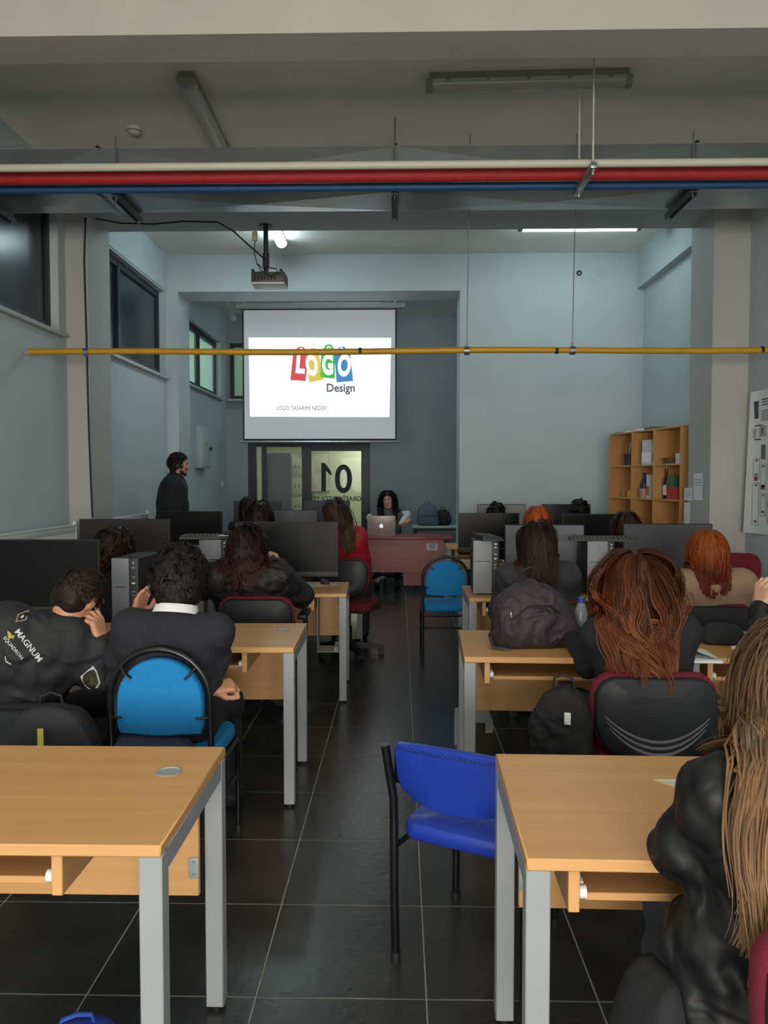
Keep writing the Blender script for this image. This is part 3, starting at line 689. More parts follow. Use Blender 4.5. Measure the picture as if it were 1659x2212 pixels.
# towers and what lies on them
def tow(label, x0, x1, ytop, Y, rz=0, **k):
    a = at(x0, ytop, Y); b = at(x1, ytop, Y)
    return tower(label, (a.x + b.x) / 2, Y + .17, rz, h=a.z - DH, w=b.x - a.x, **k)
tow('grey tower standing between the patched jacket and the white collar', 243, 302, 1206, 3.72, R(-3))
tt = tow('grey tower under a keyboard and mouse, left of the puffer jacket', 428, 490, 1166, 5.32, R(2))
tow('grey tower under a keyboard, left of the charcoal-jacketed person', 1024, 1080, 1168, 5.2, R(-2), face=mt('tower front', '83868d', .5))
tow('grey tower under a keyboard, left of the slate monitor', 1271, 1330, 1170, 5.2, R(0), d=.30, face=mt('tower front', '83868d', .5))
def ztop(y, Y): return at(800, y, Y).z
p = at(459, 1166, 5.45); keyboard('black keyboard lying on the tower beside the puffer jacket', p.x + .01, 5.42, ztop(1166, 5.32) + .001, R(8))
p = at(1052, 1168, 5.3); keyboard('black keyboard balanced lengthwise on the tower left of the charcoal jacket', p.x + .005, 5.39, ztop(1168, 5.2) + .001, R(96))
p = at(1304, 1170, 5.3); keyboard('black keyboard overhanging the tower left of the slate monitor', p.x, 5.32, ztop(1170, 5.2) + .001, R(-8))
p = at(497, 1158, 5.35); pp_ = tag(MB().box(-.06, .06, -.08, .08, 0, .002).build('paper_note', paper_m), 'white paper under the mouse on top of the left tower', 'paper'); pp_.location = (p.x - .02, 5.40, ztop(1166, 5.32) + .024); 
mouse('mouse resting on the keyboard on top of the left tower', p.x - .02, 5.40, ztop(1166, 5.32) + .026, R(40))
p = onz(705, 1256, DH); p.y = 5.74; mouse('silver-black mouse beneath the large dark monitor', p.x, p.y, DH, R(30))
p = onz(1250, 1283, DH); mouse('black mouse with its cord beside the right tower', p.x, p.y, DH, R(-60))
p = onz(660, 1262, DH)
tag(rebase(MB().box(-.12, .02, -.08, .06, 0, .004).build('mouse_pad', mt('pale mouse pad', '8d9092', .7))), 'pale grey pad beside the puffer jacket', 'pad').location = (p.x, p.y, DH)

# chairs
visitor_chair('empty blue fabric chair with looped frame standing in the aisle', at(962, 1437, 6.38).x, 6.38, R(0))
visitor_chair('blue fabric chair with looped frame under the white-collared person', at(349, 1500, 2.87).x, 2.87, R(-1))
office_chair('burgundy and black office chair of the person in the black top', at(1392, 1550, 3.05).x, 3.12, R(-2), .795)
office_chair('burgundy office chair of the person in the black puffer jacket', at(553, 1300, 4.75).x, 4.95, R(0), .80)
office_chair('burgundy office chair of the person in the red jacket', at(752, 1250, 6.6).x, 6.72, R(-12), .86)
office_chair('burgundy office chair of the charcoal-jacketed person', at(1195, 1300, 4.9).x + .02, 4.82, R(-6), .80)
office_chair('burgundy office chair of the person in beige', at(1555, 1330, 4.5).x, 4.74, R(-8), .80)
office_chair('empty burgundy office chair by the right wall', 2.58, 6.1, R(165), .93, arms=False)
office_chair('burgundy office chair at the lower right under the leather jacket', (.79), 1.37, R(-3), .84, arms=False)
jc = office_chair('black office chair of the person in the patched black jacket', at(100, 1500, 3.05).x, 3.12, R(-4), .66, arms=False, group=None)
for ch in jc.children:
    if ch.name.startswith(('backrest_cushion', 'seat')): ch.data.materials[0] = cloth_blk
# ------------------------------------------------------------------ royal blue vinyl chair beside the right front desk
vc = thing('stacking_chair', 'royal blue vinyl chair with black tube frame beside the right front desk', 'chair', (-.012, 2.405, 0), R(-26.6))
tb = mt('black tube', '101114', .3, 0, .05)
for x in (0, .42):
    MB().tube([(x, 0, 0.01), (x, -.01, .2), (x, -.012, .44), (x, -.015, .52), (x - .012 if x == 0 else x + .012, -.05, .70)], .0135, 12).build('rear_leg', tb, vc)
    MB().cyl((x, 0, 0), (x, 0, .03), .016).build('foot_cap', black_m, vc)
    MB().tube([(x + (.03 if x == 0 else -.03), .42, .01), (x + (.03 if x == 0 else -.03), .42, .40)], .013, 12).build('front_leg', tb, vc)
    MB().cyl((x + (.03 if x == 0 else -.03), .42, 0), (x + (.03 if x == 0 else -.03), .42, .03), .016).build('foot_cap', black_m, vc)
    MB().tube([(x, -.01, .37), (x + (.03 if x == 0 else -.03), .42, .385)], .011, 10).build('seat_rail', tb, vc)
    px = x + .012 if x == 0 else x - .012
    m = MB().box(px - .02, px + .02, -.036, -.03, .565, .67, .008, M=Matrix.Rotation(R(-4), 4, 'X')); pl = m.build('mounting_plate', tb, vc)
    for z in (.58, .655): MB().cyl((px + .008, .0, z), (px + .008, -.045, z), .005, seg=8, M=Matrix.Rotation(R(-4), 4, 'X')).build('rivet', steel_m, pl)
o = [(.03, .712), (.1, .718), (.21, .72), (.32, .718), (.39, .712), (.405, .69), (.40, .60), (.385, .565), (.34, .535), (.28, .518), (.21, .513), (.14, .518), (.08, .535), (.035, .565), (.02, .60), (.015, .69)]
bk = shell(MB(), [(u - .21, v) for u, v in o], .035, 0, .35)
bk.V = [(a + .21, b_ - .055 - (c - .5) * .14 + .035, c) for a, b_, c in bk.V]
bko = bk.build('backrest', vinyl_m, vc)
nm = MB().ell((0, 0, 0), .0045, u=8, v=6).mesh('stud', mt('vinyl stud', '16245a', .3))
for k in range(26):
    u = .03 + k * .36 / 25; s = link('stud', nm, bko); s.location = (u, -.055 - .2 * .14 + .0155 + .35 * (u - .21) ** 2, .70)
so = arc(.06, .05, .045, PI, PI * 1.5, 5) + arc(.36, .05, .045, PI * 1.5, 2 * PI, 5) + arc(.35, .38, .06, 0, PI / 2, 5) + arc(.07, .38, .06, PI / 2, PI, 5)
sb = shell(MB(), so, .055, 0, 0); sb.V = [(a, c, .418 - b_ + .02 * c) for a, b_, c in sb.V]; sb.build('seat', vinyl_m, vc)

# ------------------------------------------------------------------ radiators on the left wall
def radiator(label, y0, y1, zt, hgt=.5):
    t = thing('radiator', label, 'radiator', (XL + .03, (y0 + y1) / 2, zt - hgt), 0, 'white panel radiators'); L = (y1 - y0) / 2
    n = int((y1 - y0) / .033) * 2; pr = [(-L, .105)]
    for k in range(n): pr.append((-L + (k + .5) * 2 * L / n, .105 if k % 2 else .097))
    pr += [(L, .105), (L, .085), (-L, .085)]
    poly_ = [(x, y) for y, x in pr]
    MB().prism(poly_, .03, hgt - .05, 'z').box(.085, .107, -L, L, hgt - .05, hgt, .004).box(.085, .107, -L, L, 0, .03, .004).build('panel', white_m, t, 30)
    MB().box(.03, .05, -L, L, .0, hgt, .004).build('rear_panel', white_m, t)
    g_ = MB().box(.028, .11, -L, L, hgt, hgt + .012, .003).build('top_grille', white_m, t)
    MB().box(.028, .11, -L - .004, -L, .0, hgt + .01, .001).box(.028, .11, L, L + .004, .0, hgt + .01, .001).build('side_cover', white_m, t)
    MB().box(-.028, .03, -L * .6 - .02, -L * .6 + .02, .1, hgt - .1).box(-.028, .03, L * .6 - .02, L * .6 + .02, .1, hgt - .1).build('wall_hook', leg_m, t)
    MB().cyl((.07, L + .004, hgt - .04), (.07, L + .06, hgt - .04), .012).cyl((.07, L + .05, hgt - .06), (.07, L + .05, hgt + .04), .018).build('valve', white_m, t)
    return t
radiator('white radiator on the left wall before the pillar', 4.2, 6.66, 1.115)
radiator('white radiator on the left wall behind the standing person', 7.46, 8.62, 1.125)

# ------------------------------------------------------------------ teacher's desk, table, laptop, bags
a, b = at(779, 1160, 10.42), at(980, 1160, 10.42)
td = thing('teacher_desk', 'reddish wooden desk of the teacher with a paper label', 'desk', ((a.x + b.x) / 2, 10.78, 0)); w2 = (b.x - a.x) / 2
red_w = wood('cherry laminate', '8a4038', '9c5248', (1.2, 22, 22), .35); red_p = wood('pink cherry panel', 'a8615e', 'b26b66', (1.2, 22, 22), .4)
MB().box(-w2, w2, -.36, .36, .715, .75, .008).build('tabletop', red_w, td)
fp = MB().box(-w2 + .05, w2 - .12, -.30, -.28, .27, .715).build('front_panel', red_p, td)
MB().box(-.05, w2 - .16, -.279, -.26, .09, .27).build('lower_panel', red_p, td)
for s, m in ((-1, red_p), (1, blk2_m)): MB().box(s * (w2 - .08) - .02, s * (w2 - .08) + .02, -.28, .28, .0, .715).build('side_panel', m, td)
lp = MB().box(w2 - .36, w2 - .21, -.302, -.3, .57, .66).build('paper_label', paper_m, fp)
for k, z in enumerate((.64, .62, .605, .59)): MB().box(w2 - .34 + .01 * k, w2 - .23 - .01 * k, -.3035, -.302, z - .003, z + .003).build('printed_line', ink_m, lp)

a, b = at(793, 1114, 10.6), at(854, 1152, 10.6)
lt = thing('laptop', 'silver laptop open on the teacher desk', 'laptop', ((a.x + b.x) / 2, 10.68, .75)); lw = (b.x - a.x) / 2
al2 = mt('laptop aluminium', 'b9a9a6', .4, .35, .02)
MB().box(-lw, lw, -.0, .25, 0, .014, .005).build('base', al2, lt)
lh = a.z - .75
T = Matrix.Translation((0, 0, .012)) @ Matrix.Rotation(R(9), 4, 'X')
ld = MB().box(-lw, lw, -.006, .002, 0, lh - .012, .003, M=T).build('lid', al2, lt)
MB().box(-lw + .012, lw - .012, .002, .004, .012, lh - .025, M=T).build('display', scr_m, ld)
ap = [(0, -.022), (.008, -.025), (.016, -.02), (.022, -.008), (.0225, .0), (.018, .004), (.0165, .009), (.0185, .014), (.021, .017), (.014, .022), (.007, .0215), (0, .019), (-.007, .0215), (-.014, .022), (-.021, .016), (-.024, .005), (-.022, -.008), (-.016, -.02), (-.008, -.025)]
MB().prism([(u * 1.1, v * 1.1 + lh / 2 - .015) for u, v in ap], -.008, -.006, 'y', M=T).prism([(.0, .027 + lh / 2), (.002, .021 + lh / 2 - .012), (.010, .024 + lh / 2 - .008), (.011, .034 + lh / 2 - .006)], -.008, -.006, 'y', M=T).build('emblem', mt('lit emblem', 'ffffff', .5, 0, 0, emit=.7), ld, 0)

a = at(891, 1137, 12.3)
wt = thing('white_table', 'white table with black legs behind the teacher', 'table', (a.x + .6, 12.6, 0))
MB().box(-.6, .6, -.3, .3, a.z - .03, a.z, .004).build('tabletop', mt('table white', 'b7c2bd', .5), wt)
MB().box(-.57, .57, -.27, .27, a.z - .07, a.z - .03).build('apron', blk2_m, wt)
for sx in (-.55, .55):
    for sy in (-.25, .25): MB().cyl((sx, sy, 0), (sx, sy, a.z - .04), .02).build('leg', black_m, wt)
MB().tube([(-.55, .25, .25), (.55, .25, .25)], .014).build('stretcher', black_m, wt)

def bag(name, label, loc, rz, sx, sy, sz, m, straps=True, sag=.12, handle=True, pocket=True, seed=1, strap_m=None, tap=.42, wr=.035):
    """soft backpack standing on its base; pocket side faces -y"""
    t = thing(name, label, 'bag', loc, rz); rnd = random.Random(seed)
    bm = bmesh.new(); bmesh.ops.create_cube(bm, size=1)
    bmesh.ops.subdivide_edges(bm, edges=bm.edges[:], cuts=7, use_grid_fill=True)
    ph = [rnd.uniform(0, 6) for _ in range(6)]
    for v in bm.verts:
        x, y, z = v.co.x * 2, v.co.y * 2, v.co.z + .5
        l = math.sqrt(x * x + y * y); mx = max(abs(x), abs(y)) or 1
        k = max(1, l / mx); q = .55 + .45 / k
        x *= q; y *= q
        tz = z; prof = 1 - tap * max(0, tz - .45) ** 1.5 / .45 ** 1.5 - .10 * max(0, .12 - tz) / .12
        zz = tz - .06 * (abs(x) ** 2) * (tz > .9) - .05 * (tz > .95)
        f = wr * (math.sin(9 * x + 5 * tz + ph[0]) + math.sin(7 * y + 8 * tz + ph[1]) + .7 * math.sin(13 * tz + 6 * x + ph[2]))
        v.co = ((x * prof * (1 + f) + sag * .3 * math.sin(3 * tz + ph[3])) * sx / 2, (y * (prof ** .8) * (1 + f) - sag * (tz - .3) * .4) * sy / 2, max(0, (zz + f * .12 * (tz > .1))) * sz)
    bmesh.ops.smooth_vert(bm, verts=bm.verts[:], factor=.5, use_axis_x=True, use_axis_y=True, use_axis_z=True)
    mn = min(v.co.z for v in bm.verts)
    for v in bm.verts: v.co.z -= mn
    MB().bm(bm).build('body', m, t, 60)
    sm_ = strap_m or blk2_m
    if pocket:
        pk = MB().box(-sx * .36, sx * .36, -sy * .56, -sy * .40, sz * .1, sz * .48, .03, seg=3).build('pocket', m, t)
        MB().tube([(-sx * .34, -sy * .55, sz * .44), (0, -sy * .575, sz * .46), (sx * .34, -sy * .55, sz * .44)], .004, 6).build('zip', ink_m, pk)
        MB().tube([(-sx * .3, -sy * .57, sz * .44), (-sx * .3, -sy * .585, sz * .38)], .004, 6).build('zip_pull', steel_m, pk)
    if handle:
        MB().tube([(-.04, sy * .1, sz * .93), (-.035, sy * .1, sz * 1.05), (0, sy * .1, sz * 1.10), (.035, sy * .1, sz * 1.05), (.04, sy * .1, sz * .93)], .009, 8, flat=.5).build('handle', sm_, t)
    if straps:
        for s in (-1, 1):
            MB().tube([(s * sx * .3, sy * .3, sz * .85), (s * sx * .45, sy * .55, sz * .6), (s * sx * .55, sy * .5, sz * .3), (s * sx * .6, sy * .25, .035), (s * sx * .68, -sy * .2, .02), (s * sx * .55, -sy * .4, .02), (s * sx * .42, -sy * .25, .04)], .014, 8, flat=.4).build('strap', sm_, t)
    return t
zt_ = a.z
bag('backpack', 'grey-blue backpack on the white table behind the teacher', (at(924, 1125, 12.5).x, 12.5, zt_), R(10), .34, .24, .36, mt('blue grey canvas', '5b6a80', .8, 0, .15, (12, 12, 12), .3, 60), straps=False)
bag('duffel_bag', 'small black camouflage bag beside the grey-blue backpack', (at(950, 1125, 12.6).x + .05, 12.66, zt_), R(-10), .26, .22, .27, mt('camouflage', '22262a', .8, 0, .9, (16, 16, 16), .2, 60), straps=False, seed=5)
# bag on the right second-row desk
p = onz(1150, 1402, DH)
bag('backpack', 'dark purple-brown backpack slumped on the right second-row desk', (p.x + .01, p.y + .10, DH), R(6), .41, .25, .325, mt('plum nylon', '332a32', .65, 0, .18, (10, 10, 10), .8, 9, bd=.05), seed=2, tap=.66, wr=.06, pocket=False, straps=False)
pb = bpy.data.objects['backpack.001']
MB().tube([(.15, -.06, .05), (.21, -.05, .07), (.245, -.06, .06), (.25, -.09, .02), (.2, -.12, .008), (.14, -.12, .008)], .013, 8, flat=.45).build('strap', blk2_m, pb)
MB().tube([(-.16, -.05, .05), (-.205, -.06, .05), (-.2, -.1, .012), (-.13, -.13, .008)], .011, 8, flat=.45).build('strap', blk2_m, pb)
MB().tube([(-.13, -.117, .13), (-.05, -.135, .2), (.05, -.13, .2), (.13, -.105, .14)], .004, 6).build('zip', ink_m, pb)
MB().box(-.13, -.12, -.128, -.12, .145, .175, .002).build('zip_pull', steel_m, pb)
bt = thing('water_bottle', 'small bottle with a blue cap in the side of the purple backpack', 'bottle', (p.x + .25, p.y + .14, DH))
MB().lathe([(.028, 0), (.03, .01), (.03, .15), (.02, .18), (.013, .19)]).build('body', mt('clear plastic', 'a9b4bd', .1, 0, .02, alpha=.5), bt)
MB().lathe([(.016, .19), (.016, .215), (.0, .216)]).build('cap', mt('blue cap', '2a57a8', .4), bt)
# pouch, notebook, papers, small things
p = onz(1562, 1392, DH)
pc = bag('pouch', 'black zip pouch on the right-hand second-row desk', (p.x, p.y + .02, DH), R(-12), .2, .12, .10, mt('black pouch cloth', '24262a', .8, 0, .1, bump=.3), False, .1, False, False, 4)
MB().tube([(.07, -.05, .05), (.11, -.06, .03), (.13, -.07, .006)], .005, 6).build('zip_pull', ink_m, pc)
p = onz(1588, 1402, DH); er = tag(MB().box(-.02, .02, -.01, .01, 0, .014, .004).build('eraser', white_m), 'small white eraser before the black pouch', 'eraser'); er.location = (p.x, p.y - .0, DH)
p = onz(1505, 1432, DH)
nb = thing('notebook', 'open white notebook with one page curling up', 'notebook', (p.x + .02, p.y + .11, DH), R(-3))
MB().box(-.12, .09, -.12, .09, 0, .012, .002).build('page_block', paper_m, nb)
m = MB(); vs = []
for j in range(9):
    for i in range(2): vs.append((.085 - j * .024 + i * 0, (-.10 + .012 * j) if i == 0 else .095, .014 + .075 * (j / 8) ** 1.4))
m.add(vs, [(2 * j, 2 * j + 1, 2 * j + 3, 2 * j + 2) for j in range(8)]); m.build('curled_page', paper_m, nb)
MB().tube([(-.05, -.09, .013), (.0, -.07, .013), (.06, -.09, .013)], .003, 5).tube([(-.08, -.1, .013), (-.02, -.085, .013)], .004, 5).build('pencil_sketch', mt('graphite', '5c5f66', .7), nb)
p = onz(1530, 1690, DH)
ep = thing('envelope', 'pale yellow folded paper on the nearest right desk', 'paper', (p.x - .05, p.y, DH), 0)
MB().prism([(-.085, .012), (.04, .02), (.08, -.06), (.0, -.075), (-.03, -.06)], 0, .0015, 'z').build('sheet', mt('yellow paper', 'd9c987', .8), ep)
MB().prism([(-.075, .010), (.04, .018), (.06, -.03), (-.03, -.045)], .0015, .003, 'z').build('flap', mt('pale paper', 'c9cfc0', .8), ep)
p = onz(1322, 1362, DH)
for k, (px, py, lab) in enumerate(((1470, 1320, 'open white notebook in front of the person in beige'),)):
    q = onz(px, py, DH); o_ = tag(MB().box(-.09, .09, -.06, .06, 0, .008, .002).build('notebook', paper_m), lab, 'notebook'); o_.location = (q.x - .02, 5.15, DH)

# bracket frame on the floor by the second right desk
cf = thing('metal_stand', 'low grey metal stand on the floor beside the second right desk', 'stand', (.405, 4.33, 0))
MB().box(-.09, .10, -.12, .12, .19, .205, .003).build('top_plate', leg_m, cf)
for x in (-.08,): MB().box(x - .012, x + .012, -.12, -.08, 0, .19).box(x - .012, x + .012, .08, .12, 0, .19).build('leg', leg_m, cf)
MB().box(-.06, -.05, -.12, .12, 0, .19).build('side_plate', leg_m, cf)
MB().box(.06, .1, -.13, -.12, .14, .205).build('lip', leg_m, cf)

# bags by the chairs
bag('bag', 'black cloth bag hanging left of the person in the black top', (at(1215, 1600, 2.95).x, 2.95, .44), R(-20), .24, .15, .30, mt('charcoal canvas', '1b1a1d', .85, 0, .2, (9, 9, 9), .8, 10, bd=.05), False, .15, True, False, 8)
MB_ = MB().box(-.012, .012, -.004, .0, 0, .045, .002).build('tag', white_m, bpy.data.objects['bag']); MB_.location = (.03, -.085, .17)
bag('handbag', 'dark leather bag hanging right of the person in the black top', (at(1530, 1600, 3.0).x - .03, 3.02, .46), R(25), .17, .12, .22, mt('black leather', '1a1b1e', .35, 0, .1, bump=.3, bscale=50), False, .1, True, False, 9)
p = at(330, 1600, 2.92)
bag('backpack', 'navy bag stuffed behind the blue back of the white-collared person', (p.x + .005, 2.895, .41), 0, .33, .09, .18, navy_m, False, .05, False, True, 11)
p = at(125, 1600, 2.88)
yb = bag('backpack', 'dark padded backpack behind the patched jacket, with a yellow tag', (p.x, 2.82, .44), R(6), .34, .16, .26, mt('charcoal padded cloth', '22242a', .7, 0, .12, bump=.25), False, .1, True, True, 12)
MB().box(-.01, .012, -.11, -.104, .06, .19, .003).build('yellow_tag', mt('yellow label', 'c9bb57', .6), yb)
p = onz(165, 2215, .15)
bag('bag', 'crumpled bright blue bag on the floor at the lower left', (p.x, p.y, 0), R(20), .24, .2, .15, mt('bright blue nylon', '1c3f9a', .55, 0, .15, bump=.4, bscale=20), False, .2, True, False, 21, mt('bright blue strap', '2450b4', .6))
bag('backpack', 'large black bag hanging beside the leather jacket', (.50, 1.47, .17), R(15), .16, .22, .43, cloth_blk, False, .15, False, False, 23)

# ------------------------------------------------------------------ bookcase in the right corner
fa, fb = at(1316, 938, 9.13), at(1473, 918, 7.6)
BH = fa.z; d = Vector((fb.x - fa.x, fb.y - fa.y, 0)); BL = d.length; ang = math.atan2(d.y, d.x)
bc = thing('bookcase', 'tall open beech bookcase with three columns in the right corner', 'bookcase', (fa.x, fa.y, 0), ang)
BDp = .0
dep = .232
def bbx(n, *q, **k): return MB().box(*q, .002, seg=1).build(n, shelf_m, bc)
# local x along the front (far end to near end), local +y away from the room
cols = [0, BL * .352, BL * .655, BL]
for i, x in enumerate(cols): bbx('upright', x - (.0 if i == 0 else .011 if i < 3 else .03), x + (.022 if i == 0 else .011 if i < 3 else 0), 0, dep, 0, BH)
bbx('back_panel', 0, BL, dep, dep + .008, 0, BH)
rows = [.03, .43, .87, 1.28, 1.70]
zs = [.06, .5, .98, 1.32, 1.70]
zs = [.08, .62, 1.30, 1.68]
zs = [.06, .66, at(1320, 1076, 9.13).z - .0, at(1320, 1010, 9.13).z, BH - .018]
for i in range(3):
    for z in zs: bbx('shelf', cols[i] + .012, cols[i + 1] - .012, .005, dep, z, z + .018)
bcM = Matrix.Translation((fa.x, fa.y, 0)) @ Matrix.Rotation(ang, 4, 'Z')
def bplace(o, u, sh, v=.1, rz=0):
    o.location = bcM @ Vector((u, v, zs[sh] + .019)); o.rotation_euler = (0, 0, ang + rz); return o
def bcx(c, f): return cols[c] + .02 + (cols[c + 1] - cols[c] - .04) * f
def bottle(label, u, sh, h, r, m, cap, v=.1, lab=None):
    t = thing('bottle', label, 'bottle', (0, 0, 0), 0, 'bottles on the bookcase')
    MB().lathe([(r * .9, 0), (r, .01), (r, h * .55), (r * .8, h * .66), (r * .35, h * .76), (r * .35, h * .93)], seg=16).build('body', m, t)
    MB().lathe([(r * .4, h * .92), (r * .4, h), (0, h)], seg=12).build('cap', cap, t)
    if lab: MB().lathe([(r + .001, h * .12), (r + .001, h * .45)], seg=16).build('label_band', lab, t)
    return bplace(t, u, sh, v)
gb = mt('brown bottle glass', '38190f', .15); gg = mt('green bottle glass', '14180f', .15); wp = mt('white plastic', 'cfd2cc', .4); bp_ = mt('blue plastic', '1d2b52', .45)
def carton(label, u, sh, w_, d_, h_, mats, v=.1, rz=0, cat='box'):
    t = thing('carton', label, cat, (0, 0, 0), 0, 'cartons on the bookcase')
    MB().box(-w_ / 2, w_ / 2, -d_ / 2, d_ / 2, 0, h_, .002, seg=1).build('body', mats[0], t)
    MB().box(-w_ / 2 + .004, w_ / 2 - .004, -d_ / 2 - .001, -d_ / 2, h_ * .1, h_ * .5).build('printed_band', mats[1], t)
    return bplace(t, u, sh, v, rz)
gn = mt('box green', '4a6a48', .6); rd = mt('box red', 'b23a30', .6); pk_ = mt('box pale', 'c9c6cc', .7); tn = mt('box tan', 'a98a58', .6)
pot = thing('pen_pot', 'black pot of pens in the upper left compartment', 'pot'); MB().lathe([(.05, 0), (.06, .13), (.055, .13), (.045, .01), (0, .01)]).build('pot', blk2_m, pot)
for k in range(4): MB().cyl((.02 * math.cos(k * 2), .02 * math.sin(k * 2), .01), (.04 * math.cos(k * 2), .04 * math.sin(k * 2), .2 + .02 * k), .004, seg=6).build('pen', (ink_m, bp_, tn, wp)[k], pot)
bplace(pot, bcx(0, .55), 3)
bottle('dark blue bottle beside the pen pot', bcx(0, .88), 3, .34, .035, bp_, wp)
bottle('white spray bottle left of the pale carton', bcx(1, .16), 3, .21, .03, wp, pk_)
carton('large pale lilac carton on the upper middle shelf', bcx(1, .52), 3, .15, .12, .26, (pk_, paper_m), .1, .2)
carton('green and white carton at the right of the upper middle shelf', bcx(1, .86), 3, .07, .1, .22, (wp, gn))
tray = thing('basket', 'brown wicker basket on the upper right shelf', 'basket'); MB().lathe([(.07, 0), (.09, .05), (.085, .05), (.065, .01), (0, .01)]).build('bowl', mt('wicker', '5b4a36', .8, bump=.4), tray)
MB().tube([(.088 * math.cos(a_), .088 * math.sin(a_), .052) for a_ in np.linspace(0, 2 * PI, 17)[:-1]], .008, 6, True).build('rim', mt('wicker', '5b4a36', .8), tray); bplace(tray, bcx(2, .36), 3)
carton('white paper cup box on the upper right shelf', bcx(2, .78), 3, .13, .1, .1, (wp, pk_))
bottle('white-green bottle on the middle left shelf', bcx(0, .88), 2, .19, .035, wp, gn)
bottle('squat yellow bottle on the middle left shelf', bcx(0, .62), 2, .10, .035, mt('yellow plastic', 'c9a52c', .5), tn)
sg = thing('cork_letter', 'small cork letter A on the middle left shelf', 'ornament'); MB().prism([(-.04, 0), (-.02, 0), (-.012, .025), (.012, .025), (.02, 0), (.04, 0), (.012, .08), (-.012, .08)], -.01, .01).build('letter', tn, sg); MB().box(-.042, .042, -.014, .014, 0, .004).build('plinth', tn, sg); bplace(sg, bcx(0, .28), 2)
bottle('tall dark blue bottle on the centre shelf', bcx(1, .2), 2, .27, .042, bp_, bp_)
carton('orange-green drink carton on the centre shelf', bcx(1, .52), 2, .07, .07, .25, (wp, mt('box orange', 'c06a3a', .6)))
carton('small pink carton before the blue bottle', bcx(1, .34), 2, .06, .05, .1, (mt('box pink', 'b98a82', .6), tn), .05)
bottle('pale bottle at the right of the centre shelf', bcx(1, .82), 2, .2, .03, wp, gn)
bottle('brown glass bottle with swing cap on the right shelf', bcx(2, .14), 2, .31, .035, gb, gb, .1, wp)
carton('green and red carton on the right shelf', bcx(2, .40), 2, .11, .08, .24, (gn, rd))
carton('bright red box on the right shelf', bcx(2, .62), 2, .14, .08, .12, (rd, rd), .06)
fd = tag(MB().prism([(-.06, 0), (.06, 0), (.07, .33), (-.05, .33)], -.006, .006).build('folder', mt('crimson folder', '8f1430', .6)), 'crimson folder leaning in the right compartment', 'folder'); bplace(fd, bcx(2, .74), 2, .20)
bottle('green wine bottle at the right shelf end', bcx(2, .86), 2, .22, .03, gg, tn)
bottle('dark wine bottle with a white label on the lower middle shelf', bcx(1, .62), 1, .31, .037, gg, ink_m, .1, paper_m)
bottle('second dark bottle with a white label, half hidden', bcx(1, .86), 1, .27, .035, gg, ink_m, .1, paper_m)
for k, (c, f, w_, rz) in enumerate(((0, .3, .2, .1), (0, .7, .16, -.2), (1, .25, .18, .3), (1, .7, .2, -.1))):
    o_ = tag(MB().box(-w_ / 2, w_ / 2, -.08, .08, 0, .006 + .006 * k, .001).build('paper_stack', (blk2_m, paper_m, paper_m, gn)[k]), ('flat black folder', 'thin white sheaf', 'crumpled white sheaf', 'green card')[k] + ' on top of the bookcase, ' + ('far left', 'left of the middle', 'above the middle', 'near the high end')[k], 'paper')
    o_.location = bcM @ Vector((bcx(c, f), .1, BH + .0005)); o_.rotation_euler = (0, 0, ang + rz)
    
# ------------------------------------------------------------------ poster, notices, wall boxes
a = at(1606, 850, 6.72); zt_, zb_ = at(1608, 848, 6.75).z, at(1596, 1150, 6.75).z
po = thing('poster', 'tall white info poster with phone sketches on the right wall', 'poster', (XR - .012, 6.30, zb_))
PW, PH = .9, zt_ - zb_
m = MB(); vs = []
for j in range(13):
    y = -PW / 2 + PW * j / 12; off = -.05 * max(0, (j - 9) / 3) ** 2
    vs += [(off, y, 0), (off * .2, y, PH)]
m.add(vs, [(2 * j, 2 * j + 1, 2 * j + 3, 2 * j + 2) for j in range(12)]); m.build('sheet', paper_m, po)
pg = mt('print grey', '6a6d72', .8)
def pr(n, u0, u1, v0, v1, mm=pg, K=None):   # u from the left (far) edge, v from the top
    v0 *= PH / 1.40; v1 *= PH / 1.40
    y1 = PW / 2 - u0; y0 = PW / 2 - u1; k = lambda y: -.05 * max(0, ((y + PW / 2) * 12 / PW - 9) / 3) ** 2
    off = k((y0 + y1) / 2) * (v0 + v1) / 2 / PH - .004
    return MB().box(off - .001, off + .0, y0, y1, PH - v1, PH - v0).build(n, mm, po)
pr('portrait_photo', .05, .15, .10, .27, mt('photo grey', '55585c', .7, 0, .6, (20, 20, 14)))
for k in range(3): pr('text_line', .2, .45 - .03 * k, .09 + k * .025, .1 + k * .025, ink_m if k == 0 else pg)
for k in range(6): pr('text_line', .2, .62 - .02 * (k % 3), .2 + k * .018, .206 + k * .018)
pr('heading', .05, .22, .335, .345, ink_m); pr('heading', .05, .2, .47, .48, ink_m)
for k in range(8): pr('text_line', .05, .12, .37 + k * .012, .375 + k * .012)
pr('thumbnail', .17, .28, .35, .45, mt('thumb grey', 'a8a8aa', .7)); pr('thumbnail', .34, .6, .36, .45, ink_m); pr('thumbnail', .205, .24, .37, .42, mt('thumb brown', '7a5248', .7))
pr('thumbnail', .42, .48, .38, .43, mt('thumb gold', 'b08a2c', .7))
for (u, v, h_) in ((.09, .66, .20), (.09, .90, .42), (.21, .72, .25), (.33, .64, .22), (.33, .90, .40), (.21, 1.0, .22)):
    for q in ((u, u + .004, v, v + h_), (u + .09, u + .094, v, v + h_), (u, u + .094, v, v + .004), (u, u + .094, v + h_ - .004, v + h_)): pr('phone_outline', *q)
    pr('phone_detail', u + .03, u + .06, v + .015, v + .03, ink_m); pr('phone_detail', u + .02, u + .07, v + h_ - .05, v + h_ - .03)
for k in range(3): pr('phone_sketch', .21 + k * .025, .23 + k * .025, .53, .67)
